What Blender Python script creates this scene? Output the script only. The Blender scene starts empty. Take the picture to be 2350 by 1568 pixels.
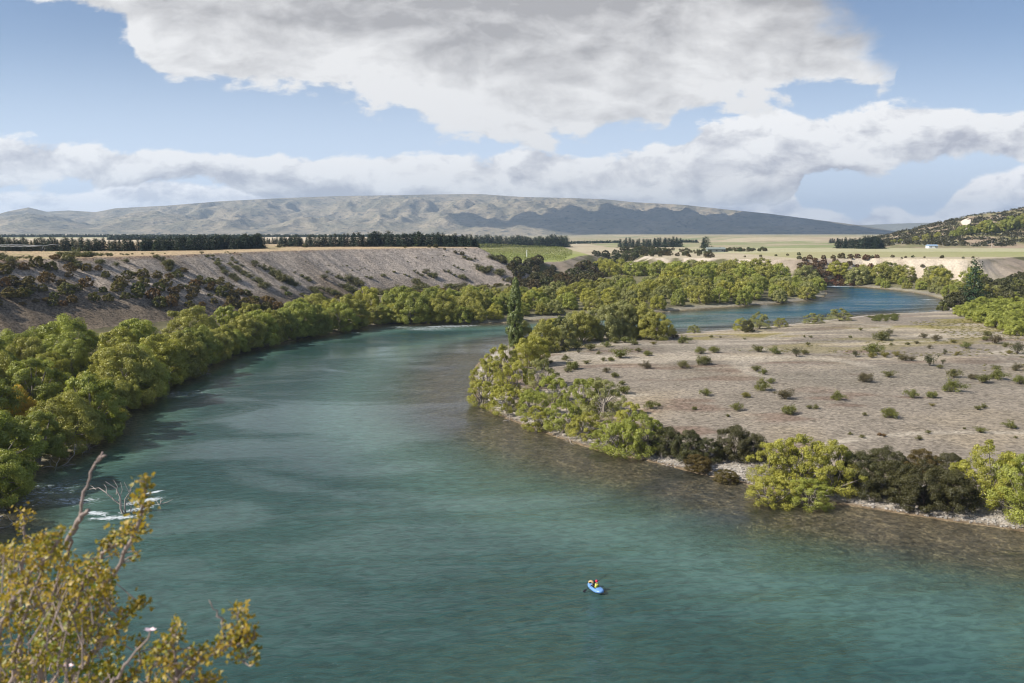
import bpy, math, random
import numpy as np
from mathutils import Vector
R = math.radians
SC = bpy.context.scene
COL = SC.collection
rng = np.random.default_rng(11)
random.seed(5)

# ---------------------------------------------------------------- camera, sun, sky, exposure
CAM_Z = 30.0
FP = 28 / 36 * 2350.0            # focal length in units of a 2350-wide frame
PITCH = math.atan((784 - 535) / FP)
cam = bpy.data.cameras.new('camera'); cam.lens = 28; cam.sensor_width = 36
cam.clip_start = 0.1; cam.clip_end = 60000
cam.dof.use_dof = True; cam.dof.focus_distance = 160; cam.dof.aperture_fstop = 5.0
camo = bpy.data.objects.new('camera', cam); COL.objects.link(camo)
camo.location = (0, 0, CAM_Z); camo.rotation_euler = (R(90) - PITCH, 0, 0)
SC.camera = camo

SUN_EL, SUN_AZ = R(38), R(-106)   # azimuth from +Y towards +X: the sun stands on the left
sd_ = Vector((math.sin(SUN_AZ) * math.cos(SUN_EL), math.cos(SUN_AZ) * math.cos(SUN_EL), math.sin(SUN_EL)))
sl = bpy.data.lights.new('sun', 'SUN'); sl.energy = 5.0; sl.angle = R(0.5); sl.color = (1, .95, .87)
so = bpy.data.objects.new('sun', sl); COL.objects.link(so)
so.rotation_euler = sd_.to_track_quat('Z', 'Y').to_euler()

SC.view_settings.view_transform = 'Standard'; SC.view_settings.look = 'None'
SC.view_settings.exposure = 0.42; SC.view_settings.gamma = 1
SC.render.engine = 'CYCLES'
cy = SC.cycles
cy.max_bounces = 5; cy.diffuse_bounces = 3; cy.glossy_bounces = 3; cy.transmission_bounces = 3
cy.volume_bounces = 0; cy.transparent_max_bounces = 8
cy.use_denoising = True; cy.denoiser = 'OPENIMAGEDENOISE'; cy.denoising_prefilter = 'ACCURATE'; cy.denoising_input_passes = 'RGB_ALBEDO_NORMAL'
cy.caustics_reflective = False; cy.caustics_refractive = False
cy.sample_clamp_indirect = 3; cy.sample_clamp_direct = 2.5
cy.pixel_filter_type = 'BLACKMAN_HARRIS'; cy.filter_width = 1.15

def ray(px, py):
    """direction of the sight line through a point of the 2350 x 1568 photograph"""
    u = (px - 1175) / FP; v = (784 - py) / FP
    return (u, math.cos(PITCH) + v * math.sin(PITCH), -math.sin(PITCH) + v * math.cos(PITCH))
def W(px, py, z=0.0):
    d = ray(px, py); t = (z - CAM_Z) / d[2]
    return (d[0] * t, d[1] * t)
def atd(px, py, dist):
    d = ray(px, py); return Vector((d[0] / d[1] * dist, dist, CAM_Z + d[2] / d[1] * dist))

# node helper ------------------------------------------------------------------
class NT:
    def __init__(s, tree): s.t = tree; s.n = tree.nodes; s.l = tree.links
    def new(s, typ, **kw):
        n = s.n.new(typ)
        for k, v in kw.items(): setattr(n, k, v)
        return n
    def put(s, sock, v):
        if isinstance(v, bpy.types.NodeSocket): s.l.new(v, sock)
        elif v is not None:
            if isinstance(v, (tuple, list)) and sock.type == 'RGBA' and len(v) == 3: v = (*v, 1)
            sock.default_value = v
    def m(s, op, a, b=None, c=None, clamp=False):
        n = s.new('ShaderNodeMath', operation=op, use_clamp=clamp)
        s.put(n.inputs[0], a); s.put(n.inputs[1], b) if b is not None else 0
        if c is not None: s.put(n.inputs[2], c)
        return n.outputs[0]
    def vm(s, op, a, b=None, sc=None):
        n = s.new('ShaderNodeVectorMath', operation=op)
        s.put(n.inputs[0], a)
        if b is not None: s.put(n.inputs[1], b)
        if sc is not None: s.put(n.inputs['Scale'], sc)
        return n.outputs[0]
    def mix(s, f, a, b, mode='MIX'):
        n = s.new('ShaderNodeMix', data_type='RGBA', blend_type=mode)
        s.put(n.inputs[0], f); s.put(n.inputs[6], a); s.put(n.inputs[7], b)
        return n.outputs[2]
    def ss(s, v, a, b, lo=0.0, hi=1.0):          # smooth step a..b -> lo..hi
        n = s.new('ShaderNodeMapRange', interpolation_type='SMOOTHSTEP')
        for i, x in enumerate((v, a, b, lo, hi)): s.put(n.inputs[i], x)
        return n.outputs[0]
    def noise(s, vec, scale, detail=3, rough=.5, dist=0.0, lac=2.0):
        n = s.new('ShaderNodeTexNoise'); s.put(n.inputs['Vector'], vec)
        s.put(n.inputs['Scale'], scale); s.put(n.inputs['Detail'], detail)
        s.put(n.inputs['Roughness'], rough); s.put(n.inputs['Distortion'], dist); s.put(n.inputs['Lacunarity'], lac)
        return n.outputs[0]
    def xyz(s, x, y, z):
        n = s.new('ShaderNodeCombineXYZ'); s.put(n.inputs[0], x); s.put(n.inputs[1], y); s.put(n.inputs[2], z)
        return n.outputs[0]
    def sep(s, v):
        n = s.new('ShaderNodeSeparateXYZ'); s.put(n.inputs[0], v); return n.outputs
    def curve(s, v, pts, x0, x1, y0, y1):
        """piecewise curve through pts, value v in x0..x1 gives y0..y1"""
        mr = s.new('ShaderNodeMapRange'); 
        for i, x in enumerate((v, x0, x1, 0., 1.)): s.put(mr.inputs[i], x)
        fc = s.new('ShaderNodeFloatCurve'); c = fc.mapping.curves[0]
        pts = sorted(((p[0] - x0) / (x1 - x0), (p[1] - y0) / (y1 - y0)) for p in pts)
        c.points[0].location = pts[0]; c.points[1].location = pts[-1]
        for p in pts[1:-1]: c.points.new(*p)
        for p in c.points: p.handle_type = 'AUTO_CLAMPED'
        fc.mapping.update()
        s.put(fc.inputs[1], mr.outputs[0])
        return s.m('MULTIPLY_ADD', fc.outputs[0], y1 - y0, y0)

# ---------------------------------------------------------------- sky and clouds
def build_world():
    w = bpy.data.worlds.new('World'); SC.world = w; w.use_nodes = True
    k = NT(w.node_tree); k.n.clear()
    out = k.new('ShaderNodeOutputWorld'); bg = k.new('ShaderNodeBackground')
    k.l.new(bg.outputs[0], out.inputs[0]); bg.inputs[1].default_value = 0.08
    sky = k.new('ShaderNodeTexSky', sky_type='NISHITA', sun_disc=False)
    sky.sun_elevation = SUN_EL; sky.sun_rotation = SUN_AZ; sky.altitude = 300
    sky.air_density = 1.0; sky.dust_density = 1.0; sky.ozone_density = 2.0
    tc = k.new('ShaderNodeTexCoord')
    x, y, z = k.sep(tc.outputs['Generated'])
    yy = k.m('MAXIMUM', k.m('ABSOLUTE', y), 0.12)
    u = k.m('DIVIDE', x, yy); v = k.m('DIVIDE', z, yy)
    # control points are directions, read off the photograph
    def uv(p):
        d = ray(*p); return (d[0] / d[1], d[2] / d[1])
    X0, X1, Y0, Y1 = -2.2, 2.2, -0.1, 0.9
    def crv(ps):
        pts = [uv(p) for p in ps]
        return k.curve(u, [(X0, pts[0][1])] + pts + [(X1, pts[-1][1])], X0, X1, Y0, Y1)
    # noise fields in cloud-sheet coordinates
    base = k.xyz(u, k.m('MULTIPLY', v, 1.9), 0.0)
    wn = k.new('ShaderNodeTexNoise'); k.put(wn.inputs['Vector'], base); wn.inputs['Scale'].default_value = 5.0
    wn.inputs['Detail'].default_value = 4
    wv = k.vm('SCALE', k.vm('SUBTRACT', wn.outputs[1], (.5, .5, .5)), sc=.10)
    P1 = k.vm('ADD', base, wv)
    dl = (-0.012, 0.03, 0.0)
    def field(scale, off):
        a = k.noise(k.vm('ADD', P1, off), scale, 9, .60)
        b = k.noise(k.vm('ADD', k.vm('ADD', P1, dl), off), scale, 9, .60)
        return k.m('SUBTRACT', a, .5), k.m('SUBTRACT', a, b)
    nA, eA = field(5.5, (3.1, 7.7, 0))
    nB, eB = field(8.5, (8.3, 1.2, 2))
    nF = k.m('SUBTRACT', k.noise(k.vm('MULTIPLY', P1, (1, 1.6, 1)), 3.2, 5, .55), .5)
    # -- the great cloud overhead: everything above its lower edge
    big = crv([(-600, -600), (0, -160), (20, -40), (70, 10), (150, 32), (270, 58), (310, 100), (380, 180), (600, 202), (760, 232), (860, 250),
               (1000, 296), (1180, 312), (1400, 322), (1530, 322), (1560, 268), (1700, 238), (1850, 236), (2000, 224), (2050, 190),
               (2090, 60), (2130, -80), (2300, -250)])
    dbig = k.m('SUBTRACT', v, big)
    # upper right side opens to blue sky
    M1 = k.m('ADD', dbig, k.m('MULTIPLY', nA, .17))
    rightcut = k.ss(k.m('ADD', k.m('SUBTRACT', k.m('MULTIPLY', u, .9), k.m('MULTIPLY', v, -1.0)), k.m('MULTIPLY', nA, .35)), .57, .66)
    a1 = k.m('MULTIPLY', k.m('MULTIPLY', k.ss(M1, .0, .013), k.m('SUBTRACT', 1.0, rightcut)), k.ss(v, .62, 1.0, 1, .1))
    # -- long bank of cumulus below it
    top2 = crv([(-500, 290), (0, 300), (120, 312), (260, 338), (400, 348), (600, 362), (850, 362), (960, 348), (1040, 336), (1150, 352), (1250, 334),
                (1400, 340), (1540, 320), (1640, 276), (1800, 262), (1980, 248), (2150, 250), (2350, 258), (2900, 240)])
    bot2 = crv([(-500, 440), (0, 446), (200, 438), (290, 418), (400, 408), (470, 424), (560, 452), (700, 478), (900, 480), (1600, 486), (1800, 474), (1840, 408),
                (2000, 398), (2200, 378), (2350, 368), (2900, 380)])
    e2 = k.m('MINIMUM', k.m('SUBTRACT', top2, v), k.m('SUBTRACT', v, bot2))
    M2 = k.m('ADD', e2, k.m('MULTIPLY', nB, .085))
    a2 = k.ss(M2, .0, .008)
    # -- low bank over the hills on the left and little cumulus on the right
    top3 = crv([(-500, 430), (0, 430), (120, 434), (230, 428), (300, 416), (400, 416), (500, 416), (700, 440), (1000, 440), (1500, 440), (1700, 424), (1830, 440),
                (1850, 480), (1900, 482), (1975, 500), (2000, 486), (2040, 476), (2085, 494), (2110, 500), (2150, 484), (2190, 440),
                (2240, 405), (2300, 390), (2350, 378), (2700, 350)])
    M3 = k.m('ADD', k.m('SUBTRACT', top3, v), k.m('MULTIPLY', nB, .05))
    a3 = k.ss(M3, .0, .007)
    e4 = k.m('ADD', k.m('SUBTRACT', .019, k.vm('LENGTH', k.vm('MULTIPLY', k.vm('SUBTRACT', k.xyz(u, v, 0.), (uv((2132, 446))[0], uv((2132, 446))[1], 0.)), (.6, 1.5, 1)))), k.m('MULTIPLY', nB, .05))
    # brightness: sunlit tops, thick parts and bases grey
    wht, gry, blu = (8.6, 8.5, 8.4), (4.2, 4.1, 4.15), (4.9, 4.95, 5.5)
    th1 = k.m('ADD', k.ss(M1, .015, .15, 0.05, 1.0), k.m('MULTIPLY', nF, 2.2))
    th1 = k.m('ADD', th1, k.m('MULTIPLY', eA, -3.8), clamp=True)
    c1 = k.mix(th1, wht, gry)
    rel = k.m('DIVIDE', k.m('SUBTRACT', top2, v), k.m('MAXIMUM', k.m('SUBTRACT', top2, bot2), .02))
    th2 = k.m('ADD', k.m('ADD', k.m('MULTIPLY', rel, .75), -.14), k.m('MULTIPLY', eB, -5))
    th2 = k.m('ADD', th2, k.m('MULTIPLY', nF, 1.8), clamp=True)
    c2 = k.mix(th2, (9.9, 9.8, 9.7), blu)
    th3 = k.m('ADD', k.m('ADD', k.m('MULTIPLY', k.m('SUBTRACT', top3, v), 3.2), .12), k.m('MULTIPLY', eB, -7), clamp=True)
    c3 = k.mix(th3, (12.2, 12.0, 11.9), (7.2, 7.3, 8.0))
    col = k.mix(k.ss(v, .0, .28, .85, .08), k.vm('MULTIPLY', sky.outputs[0], (.80, .86, .97)), (8.4, 9.6, 11.6))
    front = k.ss(y, -.05, .1)
    wide = k.ss(k.m('ABSOLUTE', u), 1.6, 2.1, 1, 0)
    fr = k.m('MULTIPLY', front, wide)
    col = k.mix(k.m('MULTIPLY', a3, fr), col, c3)
    col = k.mix(k.m('MULTIPLY', k.ss(e4, 0, .012), fr), col, c3)
    col = k.mix(k.m('MULTIPLY', a2, fr), col, c2)
    col = k.mix(k.m('MULTIPLY', a1, fr), col, c1)
    # scattered cloud over the rest of the sky
    oc = k.m('MULTIPLY', k.ss(k.noise(tc.outputs['Generated'], 3.0, 5, .55), .5, .62), k.m('SUBTRACT', 1.0, fr))
    col = k.mix(k.m('MULTIPLY', oc, .5), col, (6.0, 6.1, 6.4))
    k.put(bg.inputs[0], col)
build_world()
# ---------------------------------------------------------------- numpy noise and plan geometry
def _h(ix, iy, s):
    n = (ix.astype(np.int64) * 374761393 + iy.astype(np.int64) * 668265263 + s * 144269) & 0x7fffffff
    n = ((n ^ (n >> 13)) * 1274126177) & 0x7fffffff
    return ((n ^ (n >> 16)) & 0xffff) / 65535.0
def vnoise(x, y, s=0):
    ix, iy = np.floor(x), np.floor(y); fx, fy = x - ix, y - iy
    fx = fx * fx * (3 - 2 * fx); fy = fy * fy * (3 - 2 * fy)
    a, b, c, d = _h(ix, iy, s), _h(ix + 1, iy, s), _h(ix, iy + 1, s), _h(ix + 1, iy + 1, s)
    return (a + (b - a) * fx) * (1 - fy) + (c + (d - c) * fx) * fy
def fbm(x, y, s=0, o=4, g=.5):
    t, a, n = 0, 1, 0
    for i in range(o):
        t = t + a * vnoise(x * 2 ** i + 17.3 * i, y * 2 ** i - 9.1 * i, s + i); n += a; a *= g
    return t / n * 2 - 1
def seg_dist(x, y, pts, closed=False):
    d = np.full(x.shape, 1e18); n = len(pts)
    for i in range(n if closed else n - 1):
        (ax, ay), (bx, by) = pts[i], pts[(i + 1) % n]
        vx, vy = bx - ax, by - ay; L = vx * vx + vy * vy + 1e-9
        t = np.clip(((x - ax) * vx + (y - ay) * vy) / L, 0, 1)
        d = np.minimum(d, (x - ax - t * vx) ** 2 + (y - ay - t * vy) ** 2)
    return np.sqrt(d)
def inside(x, y, pts):
    r = np.zeros(x.shape, bool); n = len(pts)
    for i in range(n):
        (ax, ay), (bx, by) = pts[i], pts[(i + 1) % n]
        if ay == by: continue
        c = ((ay > y) != (by > y)) & (x < (bx - ax) * (y - ay) / (by - ay) + ax)
        r ^= c
    return r
def sdist(x, y, pts):               # negative inside
    d = seg_dist(x, y, pts, True); return np.where(inside(x, y, pts), -d, d)
def sstep(v, a, b):
    t = np.clip((v - a) / (b - a), 0, 1); return t * t * (3 - 2 * t)
def chaikin(p, n=2):
    for _ in range(n):
        q = [p[0]]
        for a, b in zip(p[:-1], p[1:]):
            q += [(a[0] * .75 + b[0] * .25, a[1] * .75 + b[1] * .25), (a[0] * .25 + b[0] * .75, a[1] * .25 + b[1] * .75)]
        p = q + [p[-1]]
    return p

LEFT = chaikin([(-52, 8), (-50, 40)] + [W(*p) for p in [(-60, 1250), (2, 1205), (14, 1165), (-8, 1130), (10, 1098), (120, 1064), (230, 1012), (290, 945),
        (350, 905), (440, 862), (520, 818), (640, 787), (760, 766), (870, 745), (950, 744), (1050, 744), (1150, 742), (1240, 734), (1380, 726), (1510, 717),
        (1700, 703), (1850, 692), (1902, 678), (1890, 662), (1860, 655), (1700, 643), (1500, 636), (1370, 630), (1290, 627)]], 1)
FAR = chaikin([W(*p) for p in [(1290, 616), (1370, 617), (1500, 624), (1700, 633), (1870, 648), (1960, 657), (2050, 665), (2120, 675), (2168, 688), (2180, 702)]], 1)
RIGHT = chaikin([W(*p) for p in [(2180, 702), (2160, 716), (2000, 722), (1900, 735), (1740, 752), (1620, 760), (1530, 770), (1400, 770), (1290, 772), (1200, 782),
        (1130, 805), (1080, 850), (1085, 900), (1110, 938), (1180, 968), (1300, 1012), (1400, 1042), (1490, 1058), (1600, 1087), (1700, 1108), (1850, 1148),
        (2000, 1168), (2150, 1192), (2350, 1220), (2700, 1275)]] + [(150, 30), (150, 8)], 1)
WATER = LEFT + FAR + RIGHT
T22 = [W(*p, 22) for p in [(1096, 567.5), (1040, 568), (900, 570), (780, 572), (600, 577), (450, 583), (330, 587), (180, 592), (0, 597)]] + \
      [(-172, 195), (-205, 140), (-300, 60), (-12000, 60), (-12000, 12500), (-700, 12500), (-130, 1300), (-75, 900), (-62, 620), (-38, 500)]
TB = [(-62, 700), W(1100, 603, 12), W(1180, 604, 12), W(1290, 600, 12), W(1328, 588, 12), W(1385, 581, 12), W(1470, 581, 13), W(1500, 588, 13.5), W(1600, 590, 13.5), W(1700, 590, 14.5),
      W(1830, 592, 15), W(1980, 592, 15), W(2100, 594, 15), W(2240, 596, 15), W(2350, 590, 15), W(2600, 600, 15), (520, 300), (1200, 200), (11500, 200), (12000, 12500), (-700, 12500), (-130, 1200)]
CL = [(-400, -300), (-300, 60), (-130, 20), (-60, 6), (-12, 1.5), (-3, 2.2), (4, 1.8), (60, -5), (140, -10), (400, -20), (400, -300)]

def terrain(x, y, masks=False):
    x = np.atleast_1d(np.asarray(x, float)); y = np.atleast_1d(np.asarray(y, float))
    n1 = fbm(x / 9, y / 9, 3); n2 = fbm(x / 40, y / 40, 9)
    w = sdist(x, y, WATER)
    dl, dr, df = seg_dist(x, y, LEFT), seg_dist(x, y, RIGHT), seg_dist(x, y, FAR)
    up = sstep(y, 200, 260)
    depth = np.minimum((dr * (.026 + .05 * up) + .070 * np.maximum(dr - 7 - 4 * n2, 0)) * (1 + .3 * n2), np.minimum(np.minimum(dl, df) * (.22 - .10 * up), 3.0 + n2))
    bank = np.where(w > 0, 1.5 * (1 - np.exp(-w / 6)) + .02 * np.minimum(w, 40) * (1 + n2) + .22 * n1 * sstep(w, 1, 8), -np.maximum(depth, 0.0))
    rightflat = (dr < dl) & (y < 330)
    bank = np.where(rightflat & (w > 0), .028 * w + 1.2 * (1 - np.exp(-w / 9)) - .018 * np.maximum(w - 40, 0) + .16 * n1 * sstep(w, 2, 10), bank)
    d1 = sdist(x, y, T22); d2 = sdist(x, y, TB); d3 = sdist(x, y, CL)
    g = fbm((x * .45 + y * .89) / 4.5, (x * .89 - y * .45) / 34, 21)
    z1 = np.where(d1 < 0, 22 + .25 * n1 * sstep(-d1, 2, 12), 22 - .54 * d1 + (.45 * n1 + 1.0 * g) * sstep(d1, 0, 6))
    e2 = 12 + 3.2 * sstep(x, 60, 260)
    cliffy = sstep(x, 175, 215) * (1 - sstep(x, 250, 300))
    sl2 = .42 + .75 * cliffy
    ero = np.abs(fbm(x / 7, y / 40, 33, 3)) * 5 * cliffy
    z2 = np.where(d2 < 0, e2 + .15 * n1, e2 - sl2 * (d2 + ero * sstep(d2, 0, 3)) + (1.3 * n1 + 1.6 * n2) * sstep(d2, 0, 10) * (1 - cliffy * .6))
    z2 = z2 + np.where(d2 < 0, 7 * sstep(y, 1200, 1500) * sstep(x, 330, 480) * (1 - sstep(y, 4500, 5200)), 0)
    z3 = np.where(d3 < 0, 28.2 + .1 * n1, 28.2 - 1.75 * d3 * (1 - .55 * sstep(-x, 12, 45)) + 1.2 * n1 * sstep(d3, 1, 8))
    base = np.where(w > 0, bank, bank)
    tops = np.stack([base, z1, z2, z3]); z = tops.max(0)
    k = .35; z = z + np.log(np.exp((tops - z) / k).sum(0)) * k * sstep(w, -2, 6)
    if not masks: return z
    which = tops.argmax(0)
    return z, dict(w=w, dl=dl, dr=dr, d1=d1, d2=d2, d3=d3, which=which, n1=n1, n2=n2, rf=rightflat, cliffy=cliffy, depth=depth, g=g, ero=ero)
def ground_z(x, y): return float(terrain(x, y)[0])
def hit(px, py, t0=30, t1=1300):
    """where a sight line through the photograph meets the ground"""
    d = ray(px, py); t = np.geomspace(t0, t1, 1500)
    z = terrain(d[0] * t, d[1] * t); h = CAM_Z + d[2] * t - z
    i = np.argmax(h < 0)
    if h[i] >= 0: i = len(t) - 1
    a = t[i - 1] + (t[i] - t[i - 1]) * h[i - 1] / (h[i - 1] - h[i] + 1e-9) if i else t[0]
    return d[0] * a, d[1] * a

# ---------------------------------------------------------------- mesh building
class MB:
    def __init__(s): s.v, s.f, s.a, s.mi, s.n = [], [], [], [], 0
    def add(s, v, f, a=0.5, mi=0):
        v = np.asarray(v, float).reshape(-1, 3); f = np.asarray(f, np.int64).reshape(-1, 4)
        s.v.append(v); s.f.append(f + s.n); s.n += len(v)
        s.a.append(np.broadcast_to(np.asarray(a, float), (len(v),)).copy()); s.mi.append(np.full(len(f), mi))
    def mesh(s, name, mats, smooth=False):
        v = np.concatenate(s.v); f = np.concatenate(s.f); a = np.concatenate(s.a); mi = np.concatenate(s.mi)
        me = bpy.data.meshes.new(name)
        me.vertices.add(len(v)); me.vertices.foreach_set('co', v.ravel().astype(np.float32))
        me.loops.add(len(f) * 4); me.loops.foreach_set('vertex_index', f.ravel().astype(np.int32))
        me.polygons.add(len(f)); me.polygons.foreach_set('loop_start', np.arange(0, len(f) * 4, 4, dtype=np.int32))
        at = me.attributes.new('var', 'FLOAT', 'POINT'); at.data.foreach_set('value', a.astype(np.float32))
        me.update(calc_edges=True)
        me.polygons.foreach_set('material_index', mi.astype(np.int32))
        me.polygons.foreach_set('use_smooth', np.full(len(f), smooth))
        for m in (mats if isinstance(mats, list) else [mats]): me.materials.append(m)
        return me
    def tube(s, pts, rad, n=6, a=.5, mi=0, cap=True):
        P = np.asarray(pts, float); m = len(P); rad = np.broadcast_to(np.asarray(rad, float), (m,))
        T = np.gradient(P, axis=0); T /= np.linalg.norm(T, axis=1)[:, None] + 1e-9
        ref = np.array([0.3, 0.2, 1.0]) if abs(T[0][2]) < .8 else np.array([1.0, .1, 0])
        U = np.cross(T, ref); U /= np.linalg.norm(U, axis=1)[:, None] + 1e-9; V = np.cross(T, U)
        th = np.arange(n) * 2 * np.pi / n
        ring = P[:, None] + rad[:, None, None] * (np.cos(th)[None, :, None] * U[:, None] + np.sin(th)[None, :, None] * V[:, None])
        v = ring.reshape(-1, 3); f = []
        for i in range(m - 1):
            for j in range(n): f.append((i * n + j, i * n + (j + 1) % n, (i + 1) * n + (j + 1) % n, (i + 1) * n + j))
        if cap:
            for e, o in ((0, 0), ((m - 1) * n, 0)):
                for j in range(1, n - 1, 2): f.append((e, e + j, e + j + 1, e + (j + 2) % n if j + 2 <= n - 1 else e + j + 1) if j + 2 <= n - 1 else (e, e + j, e + j + 1, e + j + 1))
        f = [q for q in f if len(set(q)) == 4]
        s.add(v, f, a, mi)
    def box(s, c, sz, rz=0, a=.5, mi=0):
        x, y, z = [t / 2 for t in sz]; cs, sn = math.cos(rz), math.sin(rz)
        v = [(c[0] + cs * i * x - sn * j * y, c[1] + sn * i * x + cs * j * y, c[2] + k * z) for i in (-1, 1) for j in (-1, 1) for k in (-1, 1)]
        s.add(v, [(0, 1, 3, 2), (4, 6, 7, 5), (0, 4, 5, 1), (2, 3, 7, 6), (0, 2, 6, 4), (1, 5, 7, 3)], a, mi)
    def leaves(s, C, Nrm, L, Wd, a=.5, mi=0, rg=rng):
        """one diamond-shaped leaf per centre"""
        n = len(C); Nrm = Nrm / (np.linalg.norm(Nrm, axis=1)[:, None] + 1e-9)
        r = rg.normal(size=(n, 3)); U = np.cross(Nrm, r); U /= np.linalg.norm(U, axis=1)[:, None] + 1e-9; V = np.cross(Nrm, U)
        L = np.broadcast_to(np.asarray(L, float), (n,))[:, None] / 2; Wd = np.broadcast_to(np.asarray(Wd, float), (n,))[:, None] / 2
        v = np.stack([C - U * L, C - V * Wd, C + U * L, C + V * Wd], 1).reshape(-1, 3)
        a = np.broadcast_to(np.asarray(a, float), (n,))
        s.add(v, np.arange(4 * n).reshape(-1, 4), np.repeat(a, 4), mi)

def link(name, me, parent=None, loc=None, rz=0, scale=None):
    o = bpy.data.objects.new(name, me); COL.objects.link(o)
    if parent: o.parent = parent
    if loc is not None: o.location = loc
    if rz: o.rotation_euler = (0, 0, rz)
    if scale is not None: o.scale = scale
    return o
def tag(o, label=None, cat=None, group=None, kind=None):
    for k, v in (('label', label), ('category', cat), ('group', group), ('kind', kind)):
        if v: o[k] = v
    return o

# ---------------------------------------------------------------- materials
def mat(name):
    m = bpy.data.materials.new(name); m.use_nodes = True; k = NT(m.node_tree); k.n.clear()
    return m, k, k.new('ShaderNodeOutputMaterial')
def attr(k, name, out='Fac'):
    n = k.new('ShaderNodeAttribute', attribute_name=name); return n.outputs[out]
def bump(k, h, st, dist=1.0):
    n = k.new('ShaderNodeBump'); k.put(n.inputs['Height'], h); k.put(n.inputs['Strength'], st); k.put(n.inputs['Distance'], dist); return n.outputs[0]
def leaf_mat(name, c0, c1, c2, trans=.3, gloss=.04):
    """leaves: shade from c0 to c1 over the plant, turned towards the plant's own tint"""
    m, k, out = mat(name)
    v = attr(k, 'var'); oi = k.new('ShaderNodeObjectInfo')
    col = k.mix(v, c0, c1); col = k.mix(k.m('MULTIPLY', oi.outputs['Random'], .35), col, c2)
    col = k.mix(1.0, col, oi.outputs['Color'], 'MULTIPLY')
    d = k.new('ShaderNodeBsdfDiffuse'); k.put(d.inputs[0], col)
    t = k.new('ShaderNodeBsdfTranslucent'); k.put(t.inputs[0], k.mix(1.0, col, (1.15, 1.2, .55, 1), 'MULTIPLY'))
    g = k.new('ShaderNodeBsdfGlossy'); g.inputs['Roughness'].default_value = .45; k.put(g.inputs[0], (.9, .9, .85))
    a = k.new('ShaderNodeMixShader'); a.inputs[0].default_value = trans; k.l.new(d.outputs[0], a.inputs[1]); k.l.new(t.outputs[0], a.inputs[2])
    b = k.new('ShaderNodeMixShader'); b.inputs[0].default_value = gloss; k.l.new(a.outputs[0], b.inputs[1]); k.l.new(g.outputs[0], b.inputs[2])
    k.l.new(b.outputs[0], out.inputs[0]); return m
def plain(name, c, rough=.7, var=.25, scale=6.0, spec=.3, metal=0.0, bmp=.0):
    m, k, out = mat(name); p = k.new('ShaderNodeBsdfPrincipled')
    tc = k.new('ShaderNodeTexCoord'); n = k.noise(tc.outputs['Object'], scale, 4)
    col = k.mix(n, tuple(x * (1 - var) for x in c), tuple(min(1, x * (1 + var)) for x in c))
    k.put(p.inputs['Base Color'], col); p.inputs['Roughness'].default_value = rough
    p.inputs['Specular IOR Level'].default_value = spec; p.inputs['Metallic'].default_value = metal
    if bmp: k.put(p.inputs['Normal'], bump(k, n, bmp, .02))
    k.l.new(p.outputs[0], out.inputs[0]); return m

def ground_material():
    m, k, out = mat('ground'); p = k.new('ShaderNodeBsdfPrincipled')
    tint = attr(k, 'tint', 'Color'); grit = attr(k, 'grit'); straw = attr(k, 'straw')
    g = k.new('ShaderNodeNewGeometry').outputs['Position']
    n1 = k.noise(g, 1.5, 6, .7); n2 = k.noise(g, .09, 4, .6)
    vo = k.new('ShaderNodeTexVoronoi'); k.put(vo.inputs['Vector'], g); vo.inputs['Scale'].default_value = 2.6
    vo2 = k.new('ShaderNodeTexVoronoi'); k.put(vo2.inputs['Vector'], g); vo2.inputs['Scale'].default_value = 1.7
    st = k.m('MULTIPLY', k.m('SUBTRACT', k.sep(vo.outputs['Color'])[0], .5), 1.0)
    st2 = k.m('SUBTRACT', k.sep(vo2.outputs['Color'])[0], .5)
    f = k.m('ADD', k.m('MULTIPLY', k.m('ADD', k.m('MULTIPLY', st, 1.15), k.m('MULTIPLY', st2, .7)), grit), k.m('ADD', k.m('MULTIPLY', k.m('SUBTRACT', n1, .5), 1.1), 1.0))
    f = k.m('MULTIPLY', f, k.m('ADD', .72, k.m('MULTIPLY', n2, .56)))
    col = k.vm('SCALE', tint, sc=k.m('MAXIMUM', f, .2))
    # bleached straw and stones catching on the gravel
    s = k.ss(k.noise(k.vm('MULTIPLY', g, (1.0, 1.3, 1)), 2.1, 5, .7), .60, .70)
    patch = k.ss(k.noise(g, .07, 3), .35, .65)
    col = k.mix(k.m('MULTIPLY', k.m('MULTIPLY', s, patch), straw), col, (.42, .345, .24))
    k.put(p.inputs['Base Color'], col); p.inputs['Roughness'].default_value = .95; p.inputs['Specular IOR Level'].default_value = .1
    h = k.m('ADD', k.m('MULTIPLY', vo.outputs['Distance'], .2), n1)
    k.put(p.inputs['Normal'], bump(k, h, .5, .16)); k.l.new(p.outputs[0], out.inputs[0]); return m

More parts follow.
